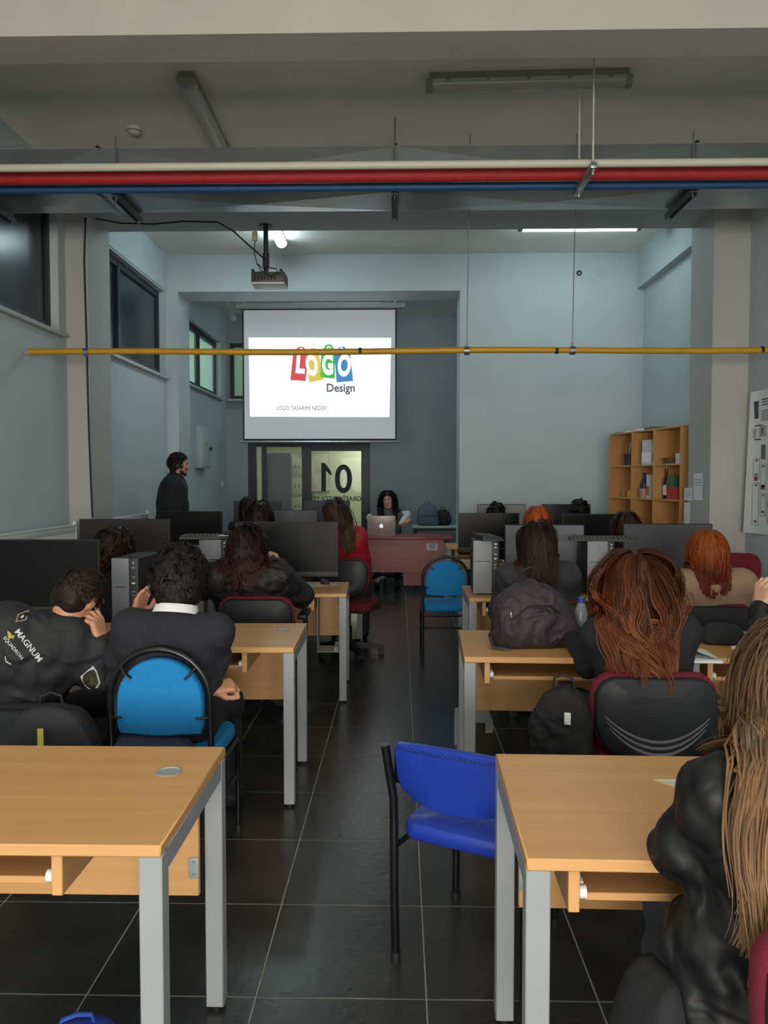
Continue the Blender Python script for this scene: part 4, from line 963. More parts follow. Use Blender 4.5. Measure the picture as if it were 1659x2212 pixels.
for u, v in ((.1, .84), (.22, .92), (.34, 1.09)): pr('red_icon', u, u + .06, v, v + .04, mt('icon red', '8a3a42', .7))
def notice(label, x0, y0, x1, y1, Y, lines=0):
    a, b = at(x0, y0, Y), at(x1, y1, Y); ya = PXR * F / (x0 - 864) ; yb_ = PXR * F / (x1 - 864)
    h = (H + (1037 - y0) * ya / F), (H + (1037 - y1) * ya / F)
    t = thing('notice', label, 'notice', (PXR - .002, (ya + yb_) / 2, h[1])); L = (ya - yb_) / 2
    MB().box(-.0015, 0, -L, L, 0, h[0] - h[1]).build('sheet', paper_m, t)
    for k in range(lines): MB().box(-.0025, -.0015, -L * .8, L * .8, (h[0] - h[1]) * (.75 - .1 * k), (h[0] - h[1]) * (.77 - .1 * k)).build('text_line', pg, t)
notice('white notice highest on the right pillar', 1494, 1023, 1512, 1080, 7.2, 3)
notice('small printed notice left of the highest one on the right pillar', 1474, 1054, 1491, 1080, 7.3, 6)
notice('narrow white notice lowest on the right pillar', 1474, 1085, 1487, 1131, 7.3)
# electric box on the recess wall
def wp_(px): return -XL * F / (864 - px)
y0_, y1_ = wp_(420), wp_(440); zb2 = H + (1037 - 1011) * y0_ / F; zt2 = H + (1037 - 919) * y0_ / F
eb = thing('electric_box', 'white electric box with a yellow warning label on the left recess wall', 'box', (XL, (y0_ + y1_) / 2, zb2)); L = (y1_ - y0_) / 2
MB().box(0, .09, -L, L, 0, zt2 - zb2, .006).build('body', wall_m, eb); MB().box(.09, .1, -L + .02, L - .02, .02, zt2 - zb2 - .02, .004).build('cover', wall_m, eb)
MB().box(.1, .102, -.04, .04, .30, .38).build('warning_label', mt('warning yellow', 'c8a82a', .6), eb); MB().cyl((.1, L * .8, .29), (.125, L * .8, .29), .025).build('knob', ink_m, eb)
sk = thing('wall_switch', 'small white switch on the left recess wall', 'switch', (XL, wp_(478), H + (1037 - 1052) * wp_(478) / F)); MB().box(0, .012, -.05, .05, 0, .09, .004).build('plate', white_m, sk); MB().box(.012, .018, -.03, .03, .02, .07, .003).build('rocker', white_m, sk)
h1 = thing('cable_outlet', 'dark round cable hole high on the inner wall', 'outlet', (at(1251, 590, YA).x, YA, at(1251, 590, YA).z)); MB().cyl((0, 0, 0), (0, -.006, 0), .035, seg=20).build('plate', blk2_m, h1); MB().cyl((.01, -.006, 0), (-.01, -.016, -.01), .008).build('cable_stub', white_m, h1)
h2 = thing('cover_cap', 'pale round cover cap high on the inner wall', 'cap', (at(1297, 588, YA).x, YA, at(1297, 588, YA).z)); MB().lathe([(.045, 0), (.043, .008), (.02, .012), (0, .012)], M=Matrix.Rotation(R(90), 4, 'X')).build('cap', wall_m, h2); MB().lathe([(.049, 0), (.049, .003), (.0, .003)], M=Matrix.Rotation(R(90), 4, 'X')).build('rim', wall_m, h2)
# teacher's chair
tc_ = office_chair('black office chair of the teacher', at(836, 1100, 11.5).x - .02, 11.62, R(180), .93, arms=False, group=None)
for ch in tc_.children:
    if ch.name.startswith(('backrest_cushion', 'seat')): ch.data.materials[0] = cloth_blk
# ------------------------------------------------------------------ people: smooth-union distance fields turned into one surface each
def _rc(P, a, b, ra, rb):
    ab = b - a; t = np.clip((P - a) @ ab / max(1e-9, ab @ ab), 0, 1)
    return np.linalg.norm(P - a - t[..., None] * ab, axis=-1) - (ra + (rb - ra) * t)
def _el(P, c, r, Q):
    q = (P - c) @ Q            # Q columns = axes
    k = np.linalg.norm(q / r, axis=-1); return (k - 1) * min(r)
class Field:
    def __init__(s): s.p = []
    def cone(s, a, b, ra, rb=None, k=.03, tag=0):
        s.p.append(('c', np.array(a, float), np.array(b, float), ra, ra if rb is None else rb, k, tag)); return s
    def ell(s, c, r, k=.02, tag=0, Q=None, sub=False):
        s.p.append(('s' if sub else 'e', np.array(c, float), np.array(r, float), np.eye(3) if Q is None else np.array(Q), 0, k, tag)); return s
    def _box(s, q):
        if q[0] == 'c':
            r = max(q[3], q[4]); return np.minimum(q[1], q[2]) - r, np.maximum(q[1], q[2]) + r
        r = max(q[2]); return q[1] - r, q[1] + r
    def one(s, q, P): return _rc(P, q[1], q[2], q[3], q[4]) if q[0] == 'c' else _el(P, q[1], q[2], q[3])
    def mesh(s, res, noise=None):
        lo = np.min([s._box(q)[0] for q in s.p if q[0] != 's'], 0) - 3 * res - .015; hi = np.max([s._box(q)[1] for q in s.p if q[0] != 's'], 0) + 3 * res + .015
        n = np.ceil((hi - lo) / res).astype(int) + 1
        ax = [lo[i] + res * np.arange(n[i]) for i in range(3)]
        D = np.full(n, 1.0)
        for q in s.p:
            a, b = s._box(q); m = q[5] + .03 + 2 * res
            i0 = np.clip(((a - m - lo) / res).astype(int), 0, n - 1); i1 = np.clip(np.ceil((b + m - lo) / res).astype(int) + 1, 1, n)
            sl = tuple(slice(i0[i], i1[i]) for i in range(3))
            P = np.stack(np.meshgrid(*[ax[i][sl[i]] for i in range(3)], indexing='ij'), -1)
            d2 = s.one(q, P); d1 = D[sl]; k = max(q[5], 1e-4)
            if q[0] == 's':
                h = np.clip(.5 - .5 * (d1 + d2) / k, 0, 1); D[sl] = d1 * (1 - h) - d2 * h + k * h * (1 - h)
            else:
                h = np.clip(.5 + .5 * (d2 - d1) / k, 0, 1); D[sl] = d2 * (1 - h) + d1 * h - k * h * (1 - h)
        if noise is not None:
            m = np.abs(D) < .05; I = np.argwhere(m); D[m] += noise(lo + I * res)
        V, Fq = nets(D, lo, res)
        ds = np.stack([s.one(q, V) for q in s.p if q[0] != 's'], 1); tg = np.array([q[6] for q in s.p if q[0] != 's'])
        return V, Fq, tg[np.argmin(ds, 1)]
def nets(D, lo, res):
    s = D < 0; n = np.array(D.shape) - 1
    C = np.zeros(n, int)
    for i in (0, 1):
        for j in (0, 1):
            for k in (0, 1): C += s[i:n[0] + i, j:n[1] + j, k:n[2] + k]
    act = np.argwhere((C > 0) & (C < 8)); idx = np.full(n, -1); idx[tuple(act.T)] = np.arange(len(act))
    acc = np.zeros((len(act), 3)); cnt = np.zeros(len(act))
    for axis in range(3):
        o = [a for a in range(3) if a != axis]
        for u in (0, 1):
            for v in (0, 1):
                c0 = np.zeros(3, int); c0[o[0]] = u; c0[o[1]] = v; c1 = c0.copy(); c1[axis] = 1
                d0 = D[tuple((act + c0).T)]; d1 = D[tuple((act + c1).T)]; m = (d0 < 0) != (d1 < 0)
                t = np.where(m, d0 / np.where(m, d0 - d1, 1), 0)
                acc += m[:, None] * (c0 + t[:, None] * (c1 - c0)); cnt += m
    V = lo + res * (act + acc / cnt[:, None]); Q = []
    for axis in range(3):
        o = [(axis + 1) % 3, (axis + 2) % 3]
        a = [slice(None)] * 3; b = [slice(None)] * 3; a[axis] = slice(0, -1); b[axis] = slice(1, None)
        ch = s[tuple(a)] != s[tuple(b)]
        e = np.argwhere(ch); e = e[(e[:, o[0]] > 0) & (e[:, o[1]] > 0) & (e[:, o[0]] < n[o[0]]) & (e[:, o[1]] < n[o[1]])]
        du = np.zeros(3, int); dv = np.zeros(3, int); du[o[0]] = 1; dv[o[1]] = 1
        f = np.stack([idx[tuple((e - du - dv).T)], idx[tuple((e - dv).T)], idx[tuple(e.T)], idx[tuple((e - du).T)]], 1)
        fl = ~s[tuple(e.T)]; f[fl] = f[fl][:, ::-1]; Q.append(f)
    Q = np.concatenate(Q); return V, Q[(Q >= 0).all(1)]
def np_mesh(name, parts, mats, tone=None):
    """parts = [(V, quads, material index per vertex)]"""
    V = np.concatenate([p[0] for p in parts]); off = 0; Fs = []; Mi = []
    for v, f, t in parts:
        t = np.broadcast_to(t, len(v)); Fs.append(f + off); Mi.append(t[f[:, 0]]); off += len(v)
    Fs = np.concatenate(Fs); Mi = np.concatenate(Mi).astype(int)
    me = bpy.data.meshes.new(name); me.vertices.add(len(V)); me.vertices.foreach_set('co', V.ravel())
    me.loops.add(Fs.size); me.loops.foreach_set('vertex_index', Fs.ravel()); me.polygons.add(len(Fs))
    me.polygons.foreach_set('loop_start', np.arange(len(Fs)) * 4)
    for m in mats: me.materials.append(m)
    me.update(calc_edges=True); me.polygons.foreach_set('material_index', Mi); me.polygons.foreach_set('use_smooth', np.ones(len(Fs), bool))
    if tone is not None:
        at_ = me.attributes.new('tone', 'FLOAT', 'POINT'); at_.data.foreach_set('value', tone)
    me.validate(); me.update(); return me

def vnoise(amp, f, seed=0):
    r = np.random.RandomState(seed); A = r.normal(size=(7, 3)) * f; ph = r.uniform(0, 6.28, 7)
    def g(P):
        w = np.sin(P @ A[0] + ph[0])
        return amp * sum((.64 - np.abs(np.sin((P @ A[i] + ph[i]) * .5 + .6 * w))) for i in range(1, 7)) / 1.7
    return g

def hand(wrist, d, nrm, curl=.6, spread=.15, right=True, res=.004, s=1.0, thumb=.5):
    """d = finger direction, nrm = direction the palm faces"""
    d = np.array(d, float); d /= np.linalg.norm(d); n = np.array(nrm, float); n -= d * (n @ d); n /= np.linalg.norm(n)
    t = np.cross(n, d) * (1 if right else -1)      # thumb side: right hand, palm towards n
    w = np.array(wrist, float); f = Field()
    mc = [w + s * (d * q + t * u) for q, u in ((.088, .032), (.092, .011), (.088, -.010), (.08, -.030))]
    for m, u in zip(mc, (.022, .008, -.008, -.022)): f.cone(w + s * t * u * .8, m, .017 * s, .0125 * s, .012)
    f.cone(w - d * .03 * s, w + d * .01 * s, .024 * s, .024 * s, .015)
    cs = curl if isinstance(curl, (list, tuple)) else [curl] * 4
    for i, (m, L) in enumerate(zip(mc, (.072, .08, .075, .058))):
        p = m; a = 0; dd = d + t * spread * (1.5 - i) * .6; dd /= np.linalg.norm(dd); r0 = .0098 * s
        for k, (fr, bend) in enumerate(((.45, 55), (.31, 70), (.24, 45))):
            a += R(bend) * cs[i]; q = p + s * L * fr * (dd * math.cos(a) + n * math.sin(a))
            f.cone(p, q, r0, r0 * .92, .004); p = q; r0 *= .92
    b = w + s * (d * .025 + t * .024 + n * .006); c = b + s * (d * .03 + t * .026 * (1 - thumb * .4) + n * (.012 + .018 * thumb)); e = c + s * (d * .03 + t * .008 * (1 - thumb) + n * .012 * thumb); g = e + s * (d * .022 - t * .006 * thumb + n * .006)
    f.cone(b, c, .015 * s, .012 * s, .012).cone(c, e, .0115 * s, .0105 * s, .004).cone(e, g, .0105 * s, .009 * s, .004)
    return f.mesh(res)

def headfield(neck, fem, ears=True, tag=0):
    f = Field(); w = .93 if fem else 1
    f.ell((0, -.012, .018), (.074, .094, .092), .02, tag).ell((0, .028, -.03), (.062 * w, .066, .085), .03, tag)
    f.cone((-.03 * w, .045, -.085), (.03 * w, .045, -.085), .030 * w, .030 * w, .03, tag).cone((0, .062, -.10), (0, .068, -.098), .022, .022, .025, tag)
    f.cone((0, .088, .012), (0, .106 if fem else .108, -.022), .006 if fem else .007, .009 if fem else .012, .012, tag).cone((-.012, .096, -.028), (.012, .096, -.028), .008, .008, .008, tag)
    f.cone((-.036, .082, .022), (.036, .082, .022), .006 if fem else .010, None, .015, tag)
    for s in (-1, 1):
        f.ell((s * .031, .094, .004), (.017, .014, .010), .012, tag, sub=True)
        f.cone((s * .042 * w, .068, -.022), (s * .05 * w, .05, -.015), .016, .016, .02, tag)
        if ears:
            f.ell((s * .078, -.006, -.006), (.011, .021, .032), .008, tag, Q=Matrix.Rotation(R(-s * 22), 3, 'Z')).ell((s * .090, .0, -.002), (.006, .010, .016), .006, tag, sub=True)
    f.cone((-.017, .090, -.0625), (.017, .090, -.0625), .0045, .0045, .006, tag + 1).cone((-.013, .089, -.070), (.013, .089, -.070), .005, .005, .005, tag + 1)
    f.cone((0, -.025, -.05), neck, .052 if fem else .058, .052 if fem else .06, .03, tag)
    return f
HC, HR = np.array((0, -.012, .020)), np.array((.086, .106, .104))

def capfield(hl, back, fem, thick=0, nape=0):
    """scalp hair volume: (V, quads) of a shell cut by a hairline and a nape line"""
    f = Field(); f.ell(HC, HR + thick, .01)
    if nape: f.cone((-.028, -.046, -.04), (-.026, -.042, -nape), .048, .042, .03).cone((.028, -.046, -.04), (.026, -.042, -nape), .048, .042, .03)
    f.ell((0, .118 + .0 * hl, -.045 - hl), (.095, .115, .112), .012, sub=True)
    f.ell((0, .02, -.17 + (.06 - back)), (.12, .16, .10), .02, sub=True)
    return f

def locks(roots, dirs, L, steps, coll, g=(0, 0, -1), wave=.1, wf=30, r0=.011, seed=0, stiff=.72, flat=.45, tone=None, taper=.25, off=.006, pull=None, kids=9, clump=.012, vol=0):
    """hair locks that fall and slide over the collision field"""
    rs = np.random.RandomState(seed); N = len(roots); P = roots.copy(); T = dirs.copy(); path = [P.copy()]
    Ls = L * rs.uniform(.8, 1.08, N) if np.isscalar(L) else L
    st = (Ls / steps)[:, None]; g = np.array(g, float); ph = (roots - roots.mean(0)) @ (rs.normal(size=(3, 3)) * 28) + rs.normal(size=(N, 3)) * .45; am = rs.uniform(.5, 1.4, (N, 1)) * wave
    vu = vol * rs.uniform(0, 1, N)
    for k in range(steps):
        s_ = k / steps
        wv = np.sin(ph + wf * (k + 1) / steps * np.array((1, 1.2, .0))) * am * (.3 + s_)
        T = stiff * T + (1 - stiff) * g + wv * (1 - stiff) * 2.2
        if pull is not None: T += pull(P, s_)
        T /= np.linalg.norm(T, axis=1, keepdims=True)
        Q = P + T * st
        for _ in range(2):
            d, gr = coll(Q); m = np.maximum(0, off * (1 + vu * min(1, 2 * s_)) - d)[:, None]; Q = Q + gr * m
        T = Q - P; T /= np.maximum(1e-6, np.linalg.norm(T, axis=1, keepdims=True)); P = Q; path.append(P.copy())
    A = np.stack(path, 1)                         # N, n, 3
    n = steps + 1; tg = np.gradient(A, axis=1); tg /= np.maximum(1e-6, np.linalg.norm(tg, axis=2, keepdims=True))
    d, gr = coll(A.reshape(-1, 3)); nr = gr.reshape(A.shape); sd = np.cross(tg, nr); sd /= np.maximum(1e-6, np.linalg.norm(sd, axis=2, keepdims=True)); nr = np.cross(sd, tg)
    s_ = np.linspace(0, 1, n)
    # every simulated guide carries a clump of fine strands
    K = kids; u = rs.normal(size=(N, K, 1, 1)) * clump; v = np.abs(rs.normal(size=(N, K, 1, 1))) * clump * .5
    cl = (np.minimum(1, .35 + 3 * s_) * (1 - .62 * s_ ** 1.5))[None, None, :, None]
    wob = np.sin(rs.uniform(0, 6.28, (N, K, 1, 1)) + s_[None, None, :, None] * rs.uniform(4, 10, (N, K, 1, 1))) * .0025 * (1 + 20 * clump) * s_[None, None, :, None]
    A = A[:, None] + sd[:, None] * (u * cl + wob) + nr[:, None] * (v * cl)
    sd = np.broadcast_to(sd[:, None], A.shape); nr = np.broadcast_to(nr[:, None], A.shape)
    prof = np.minimum(1, .5 + 4 * s_) * (1 - (1 - taper) * np.clip((s_ - .45) / .55, 0, 1) ** 1.6)
    rr = (r0 * rs.uniform(.6, 1.3, (N, K, 1)) * prof)[..., None]
    V = np.stack([A - sd * rr, A + nr * rr * .55, A + sd * rr], 3).reshape(-1, 3)
    NK = N * K; base = (np.arange(NK)[:, None] * n + np.arange(n - 1)) * 3
    Q = np.concatenate([np.stack([base + a, base + a + 1, base + a + 4, base + a + 3], -1).reshape(-1, 4) for a in range(2)])
    tn = np.clip(rs.uniform(0, .3, (N, 1, 1)) + rs.uniform(0, .18, (N, K, 1)) + .52 * s_[None, None, :], 0, 1) if tone is None else np.clip(tone(s_)[None, None, :] + rs.uniform(-.12, .16, (N, 1, 1)) + rs.uniform(-.08, .08, (N, K, 1)), 0, 1)
    return V, Q, np.repeat(tn.reshape(-1), 3)

def unit(v): v = np.array(v, float); return v / np.linalg.norm(v)
BLACKHAIR = [(0, '0e0c0c'), (.6, '1b1615'), (1, '2e2624')]
def person(label, loc, face, head, hrot=(0, 0, 0), top=None, trousers=None, shoes=None, skin=None, hair=None, arms=(None, None), hands=(True, True), fem=False, bulk=0, res=.012, hres=.006,
           seat=True, extra=None, fold=.004, folds=26, hip=None, cuffs=.0, seed=1, hairkw=None, hairlen=0, hairstyle='short', legs=True, ears=True, sh=.165, neck=None, collar=True, shoulder_drop=0, knees=None, twist=0, kids=None, roll=0):
    """loc = floor point under the hips; head = world centre of the skull; face = heading (0 faces away from camera)"""
    top = top or cloth_blk; trousers = trousers or mt('dark denim', '22252d', .85, 0, .12, bump=.2); shoes = shoes or mt('dark shoe', '1b1b1d', .6); skin = skin or mt('skin', 'b98468', .5, 0, .06, (30, 30, 30))
    lip = mt('lips', 'a5645a', .45); hair = hair or hairmat('black hair', BLACKHAIR)
    L0 = np.array((loc[0], loc[1], 0.0)); fw = np.array((-math.sin(face), math.cos(face), 0)); rt = np.array((math.cos(face), math.sin(face), 0)); up = np.array((0, 0, 1.0))
    hz = .54 if seat else .93
    hp = L0 + up * hz if hip is None else np.array(hip, float); hd = np.array(head, float)
    M = Matrix.Rotation(face + hrot[2], 3, 'Z') @ Matrix.Rotation(hrot[0], 3, 'X') @ Matrix.Rotation(hrot[1], 3, 'Y'); M = np.array(M)
    nb = hd + M @ np.array((0, -.035, -.115)) * (.6) + .4 * (np.array((0, 0, -.12)) - fw * .04) if neck is None else np.array(neck, float)   # neck base
    nb = nb - up * .035
    r2 = np.array(Matrix.Rotation(face + twist, 3, 'Z')) @ np.array((1, 0, 0))
    tl = unit(nb - hp); c1 = hp + up * .22 - fw * .02
    def sp(t): return (1 - t) ** 2 * hp + 2 * t * (1 - t) * c1 + t * t * nb
    T = 0; LG = 1; SK = 2; SH = 4
    f = Field(); b = bulk
    r_ = lambda t: r2 * t + rt * (1 - t)
    f.cone(hp - rt * .075 + fw * .02, hp + rt * .075 + fw * .02, .115 + b * .5, None, .05, LG)
    p = sp(.3); f.cone(p - r_(.3) * .07, p + r_(.3) * .07, .105 + b, None, .06, T)
    p = sp(.58); f.cone(p - r_(.6) * .085, p + r_(.6) * .085, .105 + b, None, .06, T)
    p = sp(.8); f.cone(p - r2 * .1, p + r2 * .1, .095 + b, None, .06, T)
    s0 = sp(.9)
    tilt = np.cross(unit(sp(1) - sp(.75)), fw); tilt = r2 * .75 + .25 * (tilt if tilt @ r2 > 0 else -tilt); tilt = unit(tilt)
    sL, sR = s0 - tilt * sh + up * roll, s0 + tilt * sh - up * roll
    f.cone(sL + up * .0, sR, .066 + b * .8, None, .05, T)
    f.cone(sp(.93), nb + (hd - nb) * .12, .078 + b * .4, .066 + b * .2, .05, T)
    el = []
    for i, (S_, sg) in enumerate(((sL, -1), (sR, 1))):
        A_ = arms[i]
        if A_ is None:
            e = S_ + sg * rt * .05 - up * .24 + fw * .12; wv = e + fw * .2 - sg * rt * .10 + up * max(-.02, (.80 - e[2]))
            if not seat: e = S_ + sg * rt * .05 - up * .29; wv = e - up * .24 + fw * .06
        else: e, wv = np.array(A_[0], float), np.array(A_[1], float)
        f.cone(S_, e, .058 + b * .9, .048 + b * .9, .04, T).cone(e, wv, .046 + b * .8, .036 + b * .6, .03, T); el.append((e, wv))
    if legs:
        for sg in (-1, 1):
            h0 = hp + sg * rt * .085 + fw * .03
            if seat:
                kn = h0 + fw * .40 + sg * rt * .06 - up * .03 if knees is None else np.array(knees[0 if sg < 0 else 1], float)
                an = np.array((kn[0], kn[1], .10)) + fw * .03
            else: kn = h0 - up * .42 + fw * .02; an = np.array((kn[0], kn[1], .09)) - fw * .01
            f.cone(h0, kn, .088, .062, .04, LG).cone(kn, an, .058, .045, .03, LG)
            f.cone(an - up * .045, an + fw * .15 - up * .06, .042, .034, .02, SH)
    if extra: extra(f, locals())
    nz = vnoise(fold, folds, seed)
    V, Q, t = f.mesh(res, nz); parts = [(V, Q, t)]
    # head
    nl = M.T @ (nb + up * .0 - hd)
    Vh, Qh, th = headfield(nl, fem, ears, 2).mesh(hres)
    Vh = Vh @ M.T + hd; parts.append((Vh, Qh, np.where(th == 3, 3, 2)))
    for i, (e, wv) in enumerate(el):
        hs = hands[i]
        if hs is None: continue
        d = unit(wv - e)
        kw = dict(curl=.55, right=(i == 1), res=.006)
        if isinstance(hs, dict): kw.update(hs)
        dd = kw.pop('d', d); nn = kw.pop('n', -up if seat else -(rt * (1 if i else -1)))
        v, q, t_ = hand(wv + d * .012, dd, nn, **kw); parts.append((v, q, 2))
    base = np.array((loc[0], loc[1], 0.0))
    me = np_mesh('person', [(v - base, q, t_) for v, q, t_ in parts], [top, trousers, skin, lip, shoes])
    o = link('person', me); o.location = base; tag(o, label, 'person')
    # face details
    def hw(x, y, z): return hd + M @ np.array((x, y, z)) - base
    for s in (-1, 1):
        ey = MB().ell(hw(s * .031, .0775, .004), .0118, u=12, v=8).build('eye', mt('eye white', 'a79c94', .3), o)
        MB().ell(hw(s * .031, .0835, .003), .0075, u=10, v=6).build('iris', mt('iris', '20130c', .3), ey)
        MB().tube([hw(s * .015, .0955, .021), hw(s * .03, .0945, .0255), hw(s * .047, .083, .021)], [.0025, .003, .0015] if fem else [.004, .0045, .002], 6).build('eyebrow', mt('eyebrow', '1a1310', .8), o)
    # hair
    hk = dict(hl=.0, back=.05, thick=0, n=220, wave=.25, r0=.011, wf=10, stiff=.72)
    if hairkw: hk.update(hairkw)
    cf = capfield(hk['hl'], hk['back'], fem, hk['thick'], hk.get('nape', 0))
    Vc, Qc, _ = cf.mesh(hres * 1.2, vnoise(hk.get('capn', .003), 60, seed + 3)); Vw = Vc @ M.T + hd
    hp_ = [(Vw, Qc, 0)]; tones = [np.full(len(Vw), hk.get('captone', .15))]
    rs = np.random.RandomState(seed + 11)
    cand = rs.normal(size=(9000, 3)); cand /= np.linalg.norm(cand, axis=1, keepdims=True); cand = HC + cand * (HR + hk['thick'] - .004)
    keep = (cand[:, 2] > hk.get('zmin', -.03)) & (cand[:, 1] < hk.get('ymax', .05) + .5 * np.maximum(0, cand[:, 2] - .04)); cand = cand[keep][:hk['n']]
    cr = np.array(hk.get('crown', (0, -.02, .13)))
    out = (cand - HC) / (HR ** 2); out /= np.linalg.norm(out, axis=1, keepdims=True)
    dr = cand - cr
    if hk.get('part'):      # centre parting: comb sideways
        dr = dr * np.array((1.6, .8, 1)) + np.sign(cand[:, :1]) * np.array((.06, 0, 0))
    dr -= out * (dr * out).sum(1, keepdims=True); dr += rs.normal(size=dr.shape) * hk.get('mess', .02); dr /= np.linalg.norm(dr, axis=1, keepdims=True)
    dr = dr + out * hk.get('lift', .0); dr /= np.linalg.norm(dr, axis=1, keepdims=True)
    Rw = cand @ M.T + hd; Dw = dr @ M.T
    bprims = [q for q in f.p if q[0] == 'c' and q[6] == 0]
    def coll(P):
        q = (P - hd) @ M - HC; R_ = HR + hk['thick'] - .002; k = np.linalg.norm(q / R_, axis=1); d = (k - 1) * R_.min(); g_ = (q / R_ ** 2); g_ /= np.maximum(1e-6, np.linalg.norm(g_, axis=1, keepdims=True)); g_ = g_ @ M.T
        for c in bprims:
            ab = c[2] - c[1]; t_ = np.clip((P - c[1]) @ ab / max(1e-9, ab @ ab), 0, 1); v = P - c[1] - t_[:, None] * ab; l = np.linalg.norm(v, axis=1); dd = l - (c[3] + (c[4] - c[3]) * t_) - fold
            m = dd < d; d = np.where(m, dd, d); g_ = np.where(m[:, None], v / np.maximum(1e-6, l)[:, None], g_)
        return d, g_
    L = hairlen or .07
    v, q, tn = locks(Rw, Dw, L, hk.get('steps', 18 if L > .15 else 6), coll, wave=hk['wave'], wf=hk['wf'], r0=hk['r0'], seed=seed, stiff=hk['stiff'], tone=hk.get('tone'), pull=hk.get('pull') and hk['pull'](hd, M), taper=hk.get('taper', .25), off=hk.get('off', .006), kids=hk.get('kids', 9), clump=hk.get('clump', .011), vol=hk.get('vol', 0))
    hp_.append((v, q, 0)); tones.append(tn)
    if hk.get('tail'):
        v, q, tn = hk['tail'](hd, M, coll, rs); hp_.append((v, q, 0)); tones.append(tn)
    hm = np_mesh('hair', [(a - base, b_, c) for a, b_, c in hp_], [hair], np.concatenate(tones)); link('hair', hm, o)
    info = dict(o=o, base=base, hd=hd, M=M, nb=nb, fw=fw, rt=rt, sL=sL, sR=sR, el=el, f=f, V=V, Q=Q, sp=sp)
    return info
auburn = hairmat('auburn hair', [(0, '23110b'), (.35, '42200f'), (.7, '6b381d'), (1, '9a6640')], .34)
darkred = hairmat('dark burgundy hair', [(0, '150d0e'), (.5, '271315'), (1, '4a2226')], .36)
brown = hairmat('dark brown hair', [(0, '140e0c'), (.5, '2a1c17'), (1, '4a3024')], .36)
copper = hairmat('copper hair', [(0, '8a4a1c'), (.3, '8e4317'), (.6, '541b10'), (1, '6e2412')], .32)
orange = hairmat('orange hair', [(0, '8a3612'), (.5, 'a8501f'), (1, 'b4602c')], .4)
blond = hairmat('light brown hair', [(0, '372a20'), (.35, '513d2d'), (.7, '795a3f'), (1, '9a7650')], .32)
grey_j = mt('charcoal jacket', '35353a', .85, 0, .12, (20, 20, 20), .6, 9, bd=.03)
leather = mt('black leather jacket', '141517', .55, 0, .15, (9, 9, 9), .8, 9, bd=.035, spec=.35)
jeans = mt('blue jeans', '2d3c55', .85, 0, .15, bump=.2)
pale_skin = mt('pale skin', 'c69a80', .5, 0, .05, (30, 30, 30))

def P3(x, y, Y): return np.array(at(x, y, Y))
# ---- girl with long auburn hair, second row right
h = P3(1372, 1262, 3.10)
person('person in a plain black top on the burgundy office chair, second row right', (h[0] + .03, 3.08), R(2), h, (R(-12), R(-3), 0), top=mt('black jersey', '191a20', .85, 0, .1, bump=.5, bscale=9, bd=.03), trousers=jeans, hair=auburn, fem=True, skin=pale_skin,
       hairlen=.45, res=.0115, seed=4, hairkw=dict(n=250, kids=13, clump=.018, wave=.42, wf=13, r0=.0027, part=True, back=.09, zmin=-.055, thick=.006, steps=22, stiff=.78, captone=.3, vol=.8, pull=lambda hd, M: (lambda P, s: (hd - P) * np.array((.8, 0, 0)) * min(1, s * 2))), ears=False,
       arms=((P3(1270, 1440, 3.28), (h[0] - .16, 3.55, .80)), (P3(1475, 1400, 3.25), (h[0] + .17, 3.55, .80))))
# ---- boy with white collar
h = P3(389, 1252, 3.02)
c = person('person with a white shirt collar over a dark sweater on the blue chair', (P3(355, 1500, 3.0)[0], 3.06), R(0), h, (R(-14), R(4), R(-3)), top=mt('navy knit', '1d1c25', .9, 0, .1, (40, 40, 40), .5, 9, bd=.03), trousers=mt('black trousers', '15161b', .85),
       res=.011, seed=5, bulk=.002, sh=.165, hairlen=.043, hairkw=dict(n=420, kids=13, clump=.010, wave=.3, wf=6, r0=.0021, thick=.004, lift=.10, mess=.2, zmin=-.06, back=.14, nape=.085, captone=.1, steps=6), fold=.005, folds=30,
       arms=((P3(255, 1420, 3.05), P3(292, 1338, 3.35)), (P3(470, 1420, 3.06), P3(458, 1482, 3.02))),
       hands=(dict(d=unit((.25, .1, .9)), n=(1, -.3, 0), curl=.25, res=.004), dict(d=unit((.9, .25, .15)), n=(0, .5, -1), curl=1.05, res=.004, s=.9)))
# white collar band
nb, hd = c['nb'], c['hd']; ax = unit(hd - nb); cen = nb + ax * .038
e1 = unit(np.cross(ax, c['fw'])); e2 = np.cross(e1, ax)
vs = []; fs = []
for k in range(25):
    a = -PI * .86 + PI * 1.72 * k / 24; d_ = e1 * math.sin(a) - (-e2) * (-math.cos(a))
    for z, r in ((-.018, .088), (.016, .080), (.016, .076), (-.018, .084)): vs.append(cen + d_ * r + ax * z + (np.array((0, 0, -.008)) * math.cos(a)) - c['base'])
for k in range(24):
    for j in range(4): fs.append((k * 4 + j, k * 4 + (j + 1) % 4, k * 4 + 4 + (j + 1) % 4, k * 4 + 4 + j))
fs += [(0, 1, 2, 3), (99, 98, 97, 96)]
MB().add(vs, fs).build('shirt_collar', mt('white cotton', 'd4d5da', .8), c['o'])
